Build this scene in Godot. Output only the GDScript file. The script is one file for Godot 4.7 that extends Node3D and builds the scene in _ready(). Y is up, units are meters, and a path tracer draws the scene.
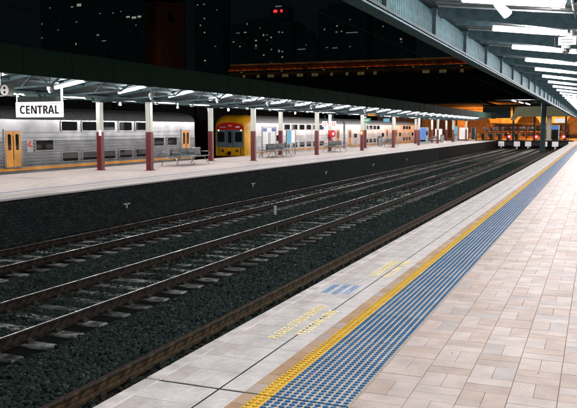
extends Node3D
# A city railway terminus at night: a lit platform, three tracks, an island platform with silver trains behind it.
# Tracks run along -Z, the camera's platform surface is y = 0.

var rng := RandomNumberGenerator.new()
var M := {}
var used := {}
const RAIL_Y := -1.05
const BED_Y := -1.25
const COLUMNS_A := [-6.5, -17.0, -27.56, -38.05, -48.29, -58.99, -69.17, -80.0, -90.45, -100.81, -111.68]
const COLUMNS_B := [-6.8, -16.9, -27.01, -37.02, -46.96, -57.14, -67.0, -77.77, -87.88, -97.46, -107.5]
const CITY := [
	["broad dark office block with a green-lit floor strip", -241.6, -330.0, 64.9, 73.9, [[-249.3, 65.0, 2.6, 1.3, 1], [-253.7, 64.3, 1.6, 0.4, 1], [-267.8, 64.6, 1.1, 0.4, 2], [-273.3, 56.6, 0.7, 0.6, 2], [-273.6, 49.4, 0.7, 0.6, 2], [-251.2, 56.5, 1.1, 0.4, 2], [-251.9, 45.4, 0.6, 1.0, 0], [-238.1, 49.3, 1.6, 0.7, 2], [-234.5, 46.2, 2.6, 0.4, 2], [-236.5, 60.0, 1.0, 0.4, 2], [-228.7, 59.8, 1.0, 0.4, 2], [-219.8, 57.4, 2.0, 0.8, 1], [-216.3, 56.9, 2.5, 1.0, 1], [-213.1, 57.2, 2.0, 0.9, 1], [-215.2, 53.2, 0.6, 0.5, 2], [-263.0, 53.0, 0.7, 0.5, 2], [-223.9, 60.3, 0.6, 0.5, 2]], 0.0],
	["slim dark tower beside the clock tower with scattered cold windows", -201.1, -380.0, 17.4, 82.9, [[-207.6, 69.9, 0.7, 0.5, 0], [-203.6, 70.0, 1.3, 0.5, 2], [-203.3, 62.3, 0.7, 0.6, 0], [-205.9, 58.7, 0.7, 0.6, 0], [-203.4, 54.7, 0.8, 0.6, 0], [-196.7, 46.9, 0.7, 0.5, 2], [-203.3, 39.4, 1.1, 0.6, 0], [-195.6, 66.5, 0.6, 0.5, 2]], 0.0],
	["tall dark tower crowned by two red lamps and a spire", -231.1, -520.0, 48.2, 79.6, [[-244.3, 72.7, 2.1, 0.6, 0], [-250.3, 72.5, 2.8, 0.5, 2], [-232.3, 75.3, 1.5, 0.9, 3], [-229.5, 70.1, 1.1, 1.2, 0], [-226.7, 70.0, 1.4, 1.3, 3], [-223.5, 68.1, 1.2, 0.9, 0], [-226.7, 66.4, 1.2, 1.1, 3], [-235.6, 66.4, 1.4, 0.9, 0], [-235.6, 62.7, 1.4, 1.0, 0], [-235.6, 61.0, 1.4, 0.9, 3], [-248.7, 62.6, 1.1, 0.7, 0], [-254.0, 66.1, 1.1, 0.9, 0], [-223.3, 59.4, 0.9, 0.7, 0], [-229.3, 55.6, 1.0, 0.9, 0], [-214.6, 57.6, 0.9, 0.8, 0], [-214.6, 53.7, 1.1, 0.9, 0], [-217.2, 71.7, 1.1, 1.2, 2], [-214.5, 71.4, 1.1, 0.6, 0], [-223.3, 49.6, 1.4, 0.9, 3], [-241.0, 48.7, 1.3, 1.0, 3], [-217.2, 58.1, 1.3, 1.8, 2], [-242.8, 78.8, 0.8, 1.5, 2]], 12.3],
	["low dark office slab with one faint lit floor", -113.2, -300.0, 8.9, 39.1, [[-115.1, 34.6, 3.4, 0.3, 2], [-113.1, 36.3, 0.4, 0.3, 2]], 0.0],
	["dark tower beyond the orange roof edge with a lit corner window", -136.8, -420.0, 28.6, 69.9, [[-147.1, 58.4, 0.7, 0.6, 0], [-139.5, 60.0, 0.9, 0.6, 0], [-136.8, 56.8, 0.7, 0.5, 0], [-139.8, 56.6, 1.0, 0.7, 2], [-140.7, 47.7, 3.1, 0.4, 2], [-145.5, 48.1, 1.5, 0.3, 2], [-131.8, 63.2, 0.9, 0.4, 2], [-130.6, 55.9, 7.0, 0.4, 2], [-131.7, 48.1, 1.0, 0.4, 2]], 0.0],
	["dark tower half hidden by the teal canopy", -91.8, -360.0, 18.5, 56.8, [[-96.4, 50.3, 0.6, 0.4, 0], [-87.6, 44.0, 0.9, 0.7, 0], [-87.4, 42.6, 0.5, 0.4, 2]], 0.0],
]
const TRACKS := [-4.35, -8.1, -11.93]

# ---------------------------------------------------------------- nodes
func numbered(called: String) -> String:
	var n: int = used.get(called, -1) + 1
	used[called] = n
	return called if n == 0 else "%s_%03d" % [called, n]

func tag(o: Node, label: String, category: String, group := "", kind := "") -> void:
	o.set_meta("label", label)
	if category != "": o.set_meta("category", category)
	if group != "": o.set_meta("group", group)
	if kind != "": o.set_meta("kind", kind)

func thing(called: String, label: String, category: String, group := "", at := Vector3.ZERO, turn := 0.0) -> Node3D:
	var o := Node3D.new()
	o.name = numbered(called)
	add_child(o)
	o.position = at
	o.rotation.y = turn
	tag(o, label, category, group, "thing")
	return o

func structure(called: String, label: String) -> Node3D:
	var o := Node3D.new()
	o.name = numbered(called)
	add_child(o)
	o.set_meta("kind", "structure")
	o.set_meta("label", label)
	return o

func put(called: String, mesh: Mesh, m: Material, parent: Node, at := Vector3.ZERO) -> MeshInstance3D:
	var o := MeshInstance3D.new()
	o.name = called
	o.mesh = mesh
	o.material_override = m
	o.position = at
	parent.add_child(o, true)
	return o

func part(called: String, st: SurfaceTool, m: Material, parent: Node, at := Vector3.ZERO) -> MeshInstance3D:
	return put(called, st.commit(), m, parent, at)

func solo(called: String, mesh: Mesh, m: Material, label: String, category: String, group := "", at := Vector3.ZERO) -> MeshInstance3D:
	var o := put(numbered(called), mesh, m, self, at)
	tag(o, label, category, group)
	return o

func copy(o: Node3D, label := "") -> Node3D:
	var c: Node3D = o.duplicate()
	c.name = numbered(String(o.name).rstrip("0123456789").trim_suffix("_"))
	add_child(c)
	if label != "": c.set_meta("label", label)
	return c

# ---------------------------------------------------------------- shapes
func mb() -> SurfaceTool:
	var st := SurfaceTool.new()
	st.begin(Mesh.PRIMITIVE_TRIANGLES)
	return st

func tri(st: SurfaceTool, a: Vector3, b: Vector3, c: Vector3) -> void:
	var n := (c - a).cross(b - a).normalized()
	for v in [a, b, c]:
		st.set_normal(n)
		st.add_vertex(v)

# corners in clockwise order seen from the front
func quad(st: SurfaceTool, a: Vector3, b: Vector3, c: Vector3, d: Vector3) -> void:
	tri(st, a, b, c)
	tri(st, a, c, d)

func bx(st: SurfaceTool, c: Vector3, s: Vector3, b := Basis.IDENTITY) -> void:
	var h := s * 0.5
	var p := []
	for k in 8:
		p.append(c + b * Vector3(h.x if k & 1 else -h.x, h.y if k & 2 else -h.y, h.z if k & 4 else -h.z))
	quad(st, p[4], p[6], p[7], p[5])
	quad(st, p[1], p[3], p[2], p[0])
	quad(st, p[5], p[7], p[3], p[1])
	quad(st, p[0], p[2], p[6], p[4])
	quad(st, p[6], p[2], p[3], p[7])
	quad(st, p[0], p[4], p[5], p[1])

func span(st: SurfaceTool, lo: Vector3, hi: Vector3) -> void:
	bx(st, (lo + hi) * 0.5, (hi - lo).abs())

# a bar of rectangular section from p to q
func bar(st: SurfaceTool, p: Vector3, q: Vector3, w: float, d: float) -> void:
	var z := (q - p).normalized()
	var up := Vector3.UP if absf(z.y) < 0.95 else Vector3.RIGHT
	var x := up.cross(z).normalized()
	bx(st, (p + q) * 0.5, Vector3(w, d, (q - p).length()), Basis(x, z.cross(x), z))

# box with chamfered edges along its top face
func slab_mesh(s: Vector3, ch: float) -> Mesh:
	var st := mb()
	var h := s * 0.5
	var t := h.y
	var m := h.y - ch
	var a := [Vector3(-h.x, m, -h.z), Vector3(h.x, m, -h.z), Vector3(h.x, m, h.z), Vector3(-h.x, m, h.z)]
	var u := [Vector3(-h.x + ch, t, -h.z + ch), Vector3(h.x - ch, t, -h.z + ch), Vector3(h.x - ch, t, h.z - ch), Vector3(-h.x + ch, t, h.z - ch)]
	quad(st, u[0], u[1], u[2], u[3])
	for k in 4:
		var n := (k + 1) % 4
		quad(st, a[k], a[n], u[n], u[k])
		quad(st, Vector3(a[k].x, -h.y, a[k].z), Vector3(a[n].x, -h.y, a[n].z), a[n], a[k])
	return st.commit()

func cyl(st: SurfaceTool, p: Vector3, q: Vector3, r0: float, r1: float, n := 12, caps := true) -> void:
	var z := (q - p).normalized()
	var up := Vector3.UP if absf(z.y) < 0.95 else Vector3.RIGHT
	var x := up.cross(z).normalized()
	var y := z.cross(x)
	for k in n:
		var a := TAU * k / n
		var b := TAU * (k + 1) / n
		var da := x * cos(a) + y * sin(a)
		var db := x * cos(b) + y * sin(b)
		var v := [p + da * r0, q + da * r1, q + db * r1, p + db * r0]
		var nn := [da, da, db, db]
		for i in [0, 1, 2, 0, 2, 3]:
			st.set_normal(nn[i])
			st.add_vertex(v[i])
		if caps:
			if r1 > 0.0: tri(st, q, v[2], v[1])
			if r0 > 0.0: tri(st, p, v[0], v[3])

func tube(st: SurfaceTool, pts: Array, r: float, n := 8) -> void:
	for k in pts.size() - 1:
		cyl(st, pts[k], pts[k + 1], r, r, n, true)

# extrude a closed outline of (x, y) points from z0 to z1; outline runs clockwise seen from +z
func extrude(st: SurfaceTool, pts: PackedVector2Array, z0: float, z1: float, caps := true) -> void:
	var n := pts.size()
	var zn := minf(z0, z1)
	var zf := maxf(z0, z1)
	for k in n:
		var a := pts[k]
		var b := pts[(k + 1) % n]
		quad(st, Vector3(a.x, a.y, zf), Vector3(a.x, a.y, zn), Vector3(b.x, b.y, zn), Vector3(b.x, b.y, zf))
	if caps:
		var t := Geometry2D.triangulate_polygon(pts)
		for k in range(0, t.size(), 3):
			var v := [pts[t[k]], pts[t[k + 1]], pts[t[k + 2]]]
			if (v[1] - v[0]).cross(v[2] - v[0]) > 0: v = [v[0], v[2], v[1]]
			tri(st, Vector3(v[0].x, v[0].y, zf), Vector3(v[1].x, v[1].y, zf), Vector3(v[2].x, v[2].y, zf))
			tri(st, Vector3(v[0].x, v[0].y, zn), Vector3(v[2].x, v[2].y, zn), Vector3(v[1].x, v[1].y, zn))

# a strip of (x, y) points drawn along z, thickness free; used for sheets with ribs
func sheet(st: SurfaceTool, pts: PackedVector2Array, z0: float, z1: float) -> void:
	for k in pts.size() - 1:
		var a := pts[k]
		var b := pts[k + 1]
		quad(st, Vector3(a.x, a.y, z0), Vector3(a.x, a.y, z1), Vector3(b.x, b.y, z1), Vector3(b.x, b.y, z0))

func round_rect(w: float, h: float, r: float, seg := 4) -> PackedVector2Array:
	var out := PackedVector2Array()
	for c in [[w / 2 - r, h / 2 - r, PI / 2], [w / 2 - r, -h / 2 + r, 0.0], [-w / 2 + r, -h / 2 + r, -PI / 2], [-w / 2 + r, h / 2 - r, -PI]]:
		for k in seg + 1:
			var a: float = c[2] - PI / 2 * k / seg
			out.append(Vector2(c[0] + cos(a) * r, c[1] + sin(a) * r))
	return out

# ring between two outlines with the same number of points, thickness z0..z1
func ring(st: SurfaceTool, o: PackedVector2Array, i: PackedVector2Array, z0: float, z1: float) -> void:
	var n := o.size()
	for k in n:
		var m := (k + 1) % n
		quad(st, Vector3(o[k].x, o[k].y, z1), Vector3(o[m].x, o[m].y, z1), Vector3(i[m].x, i[m].y, z1), Vector3(i[k].x, i[k].y, z1))
		quad(st, Vector3(o[k].x, o[k].y, z1), Vector3(o[k].x, o[k].y, z0), Vector3(o[m].x, o[m].y, z0), Vector3(o[m].x, o[m].y, z1))
		quad(st, Vector3(i[k].x, i[k].y, z0), Vector3(i[k].x, i[k].y, z1), Vector3(i[m].x, i[m].y, z1), Vector3(i[m].x, i[m].y, z0))

func ball(st: SurfaceTool, c: Vector3, r: Vector3, n := 14, m := 8) -> void:
	for j in m:
		for k in n:
			var v := []
			for q in [[k, j], [k + 1, j], [k + 1, j + 1], [k, j + 1]]:
				var th: float = TAU * q[0] / n
				var ph: float = PI * q[1] / m
				v.append(Vector3(sin(ph) * cos(th), cos(ph), sin(ph) * sin(th)))
			for i in [0, 2, 1, 0, 3, 2]:
				st.set_normal(v[i])
				st.add_vertex(c + v[i] * r)

func lettering(called: String, words: String, w: float, h: float, m: Material, parent: Node, t: Transform3D, bold := true, depth := 0.004) -> MeshInstance3D:
	var f := SystemFont.new()
	f.font_names = PackedStringArray(["Droid Sans"])
	f.font_weight = 700 if bold else 400
	var x := TextMesh.new()
	x.font = f
	x.text = words
	x.font_size = 64
	x.pixel_size = 0.01
	x.depth = 0.1
	x.curve_step = 1.0
	var box := x.get_aabb()
	var o := put(called, x, m, parent)
	var s := Vector3(w / maxf(box.size.x, 0.01), h / maxf(box.size.y, 0.01), depth / 0.1)
	o.transform = t * Transform3D(Basis.from_scale(s), -(box.position + box.size * 0.5) * s)
	return o

# ---------------------------------------------------------------- materials
func noise_image(size: int, freq: float, oct: int, lo: float, hi: float, sd: int, kind := FastNoiseLite.TYPE_SIMPLEX_SMOOTH) -> Image:
	var n := FastNoiseLite.new()
	n.seed = sd
	n.frequency = freq
	n.noise_type = kind
	n.fractal_type = FastNoiseLite.FRACTAL_FBM
	n.fractal_octaves = oct
	var im := n.get_seamless_image(size, size)
	im.convert(Image.FORMAT_RGB8)
	var d := im.get_data()
	for k in range(0, d.size()):
		d[k] = int(255.0 * clampf(lo + (hi - lo) * d[k] / 255.0, 0.0, 1.0))
	return Image.create_from_data(size, size, false, Image.FORMAT_RGB8, d)

var T := {}
func textures() -> void:
	T.grain = ImageTexture.create_from_image(noise_image(512, 0.12, 3, 0.72, 1.0, 3))
	T.blotch = ImageTexture.create_from_image(noise_image(512, 0.012, 6, 0.72, 1.0, 11))
	T.stain = ImageTexture.create_from_image(noise_image(512, 0.006, 7, 0.3, 1.05, 23))
	T.rough = ImageTexture.create_from_image(noise_image(256, 0.02, 5, 0.35, 1.0, 5))
	var b := noise_image(512, 0.06, 5, 0.0, 1.0, 7)
	b.bump_map_to_normal_map(3.0)
	T.normal = ImageTexture.create_from_image(b)
	var c := noise_image(512, 0.05, 4, 0.0, 1.0, 9, FastNoiseLite.TYPE_CELLULAR)
	T.cells = ImageTexture.create_from_image(c)
	# terrazzo: pale matrix with small dark and light chips
	var s := noise_image(512, 0.02, 5, 0.90, 1.0, 31)
	var g := RandomNumberGenerator.new()
	g.seed = 4
	for k in 9000:
		var v := g.randf_range(0.45, 1.0)
		var x := g.randi() % 510
		var y := g.randi() % 510
		s.set_pixel(x, y, Color(v, v, v * 0.98))
		if k % 3 == 0: s.set_pixel(x + 1, y, Color(v, v, v))
	T.chips = ImageTexture.create_from_image(s)
	T.patch = ImageTexture.create_from_image(noise_image(512, 0.014, 6, 0.86, 1.0, 61))
	# brushed stainless steel: streaks along one direction
	var st := noise_image(512, 0.01, 4, 0.8, 1.0, 41)
	for y in 512:
		var v := g.randf_range(0.86, 1.0)
		for x in 512:
			var p := st.get_pixel(x, y).r * v
			st.set_pixel(x, y, Color(p, p, p))
	T.brushed = ImageTexture.create_from_image(st)

# colour is the linear base colour
func mat(called: String, c: Color, rough := 0.8, metal := 0.0, tex := "", per_metre := 1.0, bump := 0.0) -> StandardMaterial3D:
	var m := StandardMaterial3D.new()
	m.resource_name = called
	m.albedo_color = c.linear_to_srgb()
	m.roughness = rough
	m.metallic = metal
	if metal < 0.3 and rough >= 0.5: m.metallic_specular = 0.22
	if tex != "":
		m.albedo_texture = T[tex]
		m.uv1_triplanar = true
		m.uv1_world_triplanar = true
		m.uv1_scale = Vector3.ONE * per_metre
	if bump > 0.0:
		m.normal_enabled = true
		m.normal_texture = T.normal
		m.normal_scale = bump
		m.uv1_triplanar = true
		m.uv1_world_triplanar = true
		m.uv1_scale = Vector3.ONE * per_metre
	M[called] = m
	return m

# walked-in grime: broad uneven patches over the finer grain
func grime(called: String, per_metre: float) -> void:
	var m: StandardMaterial3D = M[called]
	m.detail_enabled = true
	m.detail_albedo = T.patch
	m.detail_blend_mode = BaseMaterial3D.BLEND_MODE_MUL
	m.detail_uv_layer = BaseMaterial3D.DETAIL_UV_2
	m.uv2_triplanar = true
	m.uv2_world_triplanar = true
	m.uv2_scale = Vector3.ONE * per_metre

func glow(called: String, c: Color, e: float) -> StandardMaterial3D:
	var m := mat(called, Color(0.04, 0.04, 0.04), 0.5)
	m.emission_enabled = true
	m.emission = c.linear_to_srgb()
	m.emission_energy_multiplier = e
	return m

func materials() -> void:
	textures()
	# near platform
	mat("paver_0", Color(0.57, 0.470, 0.405), 0.62, 0, "grain", 2.1, 0.15)
	mat("paver_1", Color(0.60, 0.510, 0.455), 0.6, 0, "grain", 1.3, 0.15)
	mat("paver_2", Color(0.55, 0.460, 0.395), 0.66, 0, "grain", 1.7, 0.15)
	mat("paver_3", Color(0.50, 0.46, 0.43), 0.6, 0, "grain", 2.3, 0.15)
	mat("paver_4", Color(0.61, 0.535, 0.485), 0.6, 0, "grain", 1.9, 0.15)
	mat("tan_0", Color(0.54, 0.36, 0.22), 0.66, 0, "grain", 2.0, 0.15)
	mat("tan_1", Color(0.50, 0.36, 0.24), 0.66, 0, "grain", 1.5, 0.15)
	mat("edge_tile_0", Color(0.63, 0.61, 0.59), 0.55, 0, "chips", 1.4, 0.1)
	mat("edge_tile_1", Color(0.60, 0.59, 0.57), 0.55, 0, "chips", 1.1, 0.1)
	mat("edge_tile_2", Color(0.57, 0.53, 0.50), 0.6, 0, "chips", 1.2, 0.1)
	mat("coping", Color(0.74, 0.71, 0.69), 0.6, 0, "blotch", 0.5, 0.08)
	mat("joint", Color(0.42, 0.35, 0.29), 0.9, 0, "grain", 0.6)
	mat("drain", Color(0.012, 0.022, 0.020), 0.7)
	mat("tactile_base", Color(0.58, 0.53, 0.46), 0.6, 0, "grain", 1.3)
	mat("tactile_yellow_base", Color(0.86, 0.54, 0.06), 0.55, 0, "grain", 2.3)
	mat("stud_blue", Color(0.028, 0.195, 0.44), 0.5, 0, "grain", 1.7)
	mat("stud_yellow", Color(0.92, 0.60, 0.09), 0.5, 0, "grain", 1.7)
	mat("paint_yellow", Color(0.80, 0.70, 0.38), 0.7)
	mat("paint_blue", Color(0.20, 0.33, 0.54), 0.7)
	# track bed
	mat("bed", Color(0.030, 0.040, 0.036), 0.95, 0, "cells", 3.0, 0.8)
	mat("stone_0", Color(0.034, 0.058, 0.052), 0.9, 0, "grain", 3.0)
	mat("stone_1", Color(0.022, 0.039, 0.035), 0.9, 0, "grain", 3.0)
	mat("stone_2", Color(0.082, 0.110, 0.098), 0.9, 0, "grain", 3.0)
	mat("stone_3", Color(0.050, 0.044, 0.032), 0.9, 0, "grain", 3.0)
	mat("sleeper", Color(0.40, 0.43, 0.40), 0.85, 0, "stain", 1.1, 0.3)
	mat("sleeper_dark", Color(0.20, 0.22, 0.20), 0.85, 0, "stain", 1.1, 0.3)
	mat("rail_rust", Color(0.105, 0.075, 0.042), 0.75, 0.2, "stain", 2.0, 0.3)
	mat("rail_rust_dark", Color(0.045, 0.034, 0.026), 0.75, 0.2, "stain", 2.0, 0.3)
	mat("rail_head", Color(0.42, 0.41, 0.40), 0.38, 0.9, "blotch", 2.0)
	mat("clip", Color(0.03, 0.032, 0.028), 0.8)
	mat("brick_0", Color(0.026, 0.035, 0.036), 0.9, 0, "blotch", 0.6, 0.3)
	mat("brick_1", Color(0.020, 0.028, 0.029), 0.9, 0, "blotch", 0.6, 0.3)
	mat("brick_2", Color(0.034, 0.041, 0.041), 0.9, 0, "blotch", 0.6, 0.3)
	mat("mortar", Color(0.03, 0.032, 0.03), 0.95, 0, "stain", 1.0)
	mat("marker_white", Color(0.40, 0.43, 0.42), 0.6)
	# island platform
	mat("island_top", Color(0.68, 0.59, 0.54), 0.6, 0, "grain", 0.5, 0.1)
	mat("island_edge", Color(0.72, 0.68, 0.65), 0.6, 0, "grain", 0.7)
	mat("island_line", Color(0.14, 0.26, 0.46), 0.6, 0, "blotch", 0.9)
	mat("maroon", Color(0.13, 0.010, 0.012), 0.32, 0, "blotch", 1.2)
	mat("cream", Color(0.56, 0.58, 0.50), 0.45, 0, "grain", 1.0)
	mat("canopy_green", Color(0.075, 0.165, 0.118), 0.7, 0, "grain", 0.5)
	mat("canopy_under", Color(0.030, 0.046, 0.050), 0.6, 0, "blotch", 0.4)
	mat("steel_green", Color(0.034, 0.054, 0.058), 0.7, 0, "blotch", 0.7)
	mat("roof_dark", Color(0.018, 0.022, 0.022), 0.9, 0, "blotch", 0.3)
	mat("bench_steel", Color(0.35, 0.37, 0.37), 0.32, 0.85, "brushed", 1.0)
	mat("bench_dark", Color(0.10, 0.11, 0.11), 0.4, 0.6)
	# trains
	mat("stainless", Color(0.40, 0.41, 0.41), 0.26, 0.88, "blotch", 0.12)
	mat("stainless_pale", Color(0.70, 0.70, 0.70), 0.40, 0.5, "blotch", 0.12)
	mat("train_roof", Color(0.075, 0.08, 0.078), 0.7, 0.2, "blotch", 0.5)
	mat("train_roof_pale", Color(0.42, 0.42, 0.41), 0.6, 0.2, "blotch", 0.5)
	mat("train_orange", Color(0.72, 0.29, 0.015), 0.4, 0, "blotch", 0.12)
	mat("train_yellow", Color(0.84, 0.40, 0.006), 0.4, 0, "blotch", 0.12)
	mat("train_red", Color(0.52, 0.012, 0.010), 0.35)
	mat("train_mask", Color(0.11, 0.15, 0.165), 0.35)
	mat("underframe", Color(0.02, 0.02, 0.02), 0.85, 0, "stain", 1.0)
	mat("glass_dark", Color(0.012, 0.014, 0.014), 0.04, 0.0)
	M.glass_dark.metallic_specular = 0.8
	mat("rubber", Color(0.015, 0.015, 0.015), 0.8)
	# near canopy
	mat("fascia_teal", Color(0.050, 0.105, 0.118), 0.7, 0, "blotch", 0.9)
	mat("beam_teal", Color(0.026, 0.052, 0.060), 0.7, 0, "blotch", 0.7)
	mat("roof_sheet", Color(0.13, 0.155, 0.16), 0.6, 0.1, "blotch", 0.6)
	mat("fitting_white", Color(0.75, 0.76, 0.76), 0.45)
	mat("sign_white", Color(0.82, 0.82, 0.80), 0.45)
	mat("sign_black", Color(0.010, 0.010, 0.011), 0.9)
	mat("sign_red", Color(0.60, 0.015, 0.02), 0.4)
	mat("sign_green", Color(0.01, 0.22, 0.12), 0.4)
	mat("sign_blue", Color(0.03, 0.06, 0.30), 0.4)
	mat("sign_orange", Color(0.80, 0.28, 0.03), 0.45)
	mat("poster_grey", Color(0.40, 0.42, 0.43), 0.5)
	mat("frame_grey", Color(0.22, 0.25, 0.26), 0.4, 0.5)
	mat("wire", Color(0.012, 0.015, 0.016), 0.8)
	# concourse and city
	mat("concourse_floor", Color(0.42, 0.36, 0.30), 0.5, 0, "blotch", 0.5)
	mat("sandstone", Color(0.50, 0.36, 0.22), 0.85, 0, "blotch", 0.25, 0.3)
	mat("sandstone_trim", Color(0.56, 0.40, 0.24), 0.85, 0, "blotch", 0.4, 0.3)
	mat("timber", Color(0.30, 0.15, 0.06), 0.6, 0, "stain", 0.6)
	mat("green_paint", Color(0.55, 0.62, 0.38), 0.6, 0, "grain", 0.5)
	mat("column_cream", Color(0.66, 0.60, 0.45), 0.6, 0, "grain", 0.6)
	mat("dark_paint", Color(0.03, 0.04, 0.04), 0.6, 0, "blotch", 0.6)
	mat("tower_brick", Color(0.17, 0.085, 0.06), 0.9, 0, "blotch", 0.12, 0.3)
	mat("tower_trim", Color(0.19, 0.10, 0.07), 0.9, 0, "blotch", 0.2)
	mat("terracotta", Color(0.44, 0.16, 0.05), 0.8, 0, "stain", 0.3)
	mat("city_dark", Color(0.20, 0.23, 0.24), 0.9, 0, "blotch", 0.03)
	mat("long_wall", Color(0.035, 0.042, 0.044), 0.9, 0, "blotch", 0.1)
	mat("ground", Color(0.03, 0.035, 0.033), 0.95, 0, "stain", 0.2)
	for k in 5: grime("paver_%d" % k, 0.41)
	for k in 3: grime("edge_tile_%d" % k, 0.37)
	for k in 3: grime("stone_%d" % k, 0.23)
	for c in ["tactile_base", "stud_blue", "stud_yellow", "coping", "tan_0"]: grime(c, 0.47)
	grime("island_top", 0.29)
	mat("gum", Color(0.16, 0.14, 0.125), 0.8)
	glow("tube_light", Color(0.93, 0.95, 1.0), 3.2)
	glow("globe_light", Color(1.0, 0.97, 0.90), 1.1)
	glow("lit_window", Color(1.0, 0.90, 0.66), 0.24)
	glow("lit_window_green", Color(0.75, 0.9, 0.62), 0.28)
	glow("lit_window_cold", Color(0.62, 0.80, 0.86), 0.16)
	glow("lit_window_dim", Color(0.62, 0.46, 0.18), 0.085)
	glow("red_lamp", Color(1.0, 0.02, 0.03), 2.6)
	glow("red_core", Color(1.0, 0.55, 0.5), 4.0)
	glow("screen_blue", Color(0.08, 0.24, 0.75), 0.9)
	glow("screen_cyan", Color(0.10, 0.45, 0.70), 0.8)
	glow("screen_orange", Color(1.0, 0.42, 0.08), 0.9)
	glow("sodium_lamp", Color(1.0, 0.42, 0.07), 4.0)
	glow("sign_lit", Color(0.95, 0.95, 0.95), 0.8)

# ---------------------------------------------------------------- scatter helpers
func scatter(called: String, mesh: Mesh, m: Material, where: Array, parent: Node) -> MultiMeshInstance3D:
	var mm := MultiMesh.new()
	mm.transform_format = MultiMesh.TRANSFORM_3D
	mm.mesh = mesh
	mm.instance_count = where.size()
	for k in where.size():
		mm.set_instance_transform(k, where[k])
	var o := MultiMeshInstance3D.new()
	o.name = called
	o.multimesh = mm
	o.material_override = m
	o.set_meta("kind", "stuff")
	parent.add_child(o, true)
	return o

func stone_mesh(sd: int) -> Mesh:
	var g := RandomNumberGenerator.new()
	g.seed = sd
	var st := mb()
	var p := []
	for k in 8:
		p.append(Vector3(1 if k & 1 else -1, 1 if k & 2 else -1, 1 if k & 4 else -1) * 0.5 * Vector3(g.randf_range(0.6, 1.15), g.randf_range(0.5, 1.1), g.randf_range(0.6, 1.15)))
	for f in [[4, 6, 7, 5], [1, 3, 2, 0], [5, 7, 3, 1], [0, 2, 6, 4], [6, 2, 3, 7]]:
		var c: Vector3 = (p[f[0]] + p[f[1]] + p[f[2]] + p[f[3]]) * 0.25 * 1.18
		for k in 4: tri(st, p[f[k]], p[f[(k + 1) % 4]], c)
	return st.commit()

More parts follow.
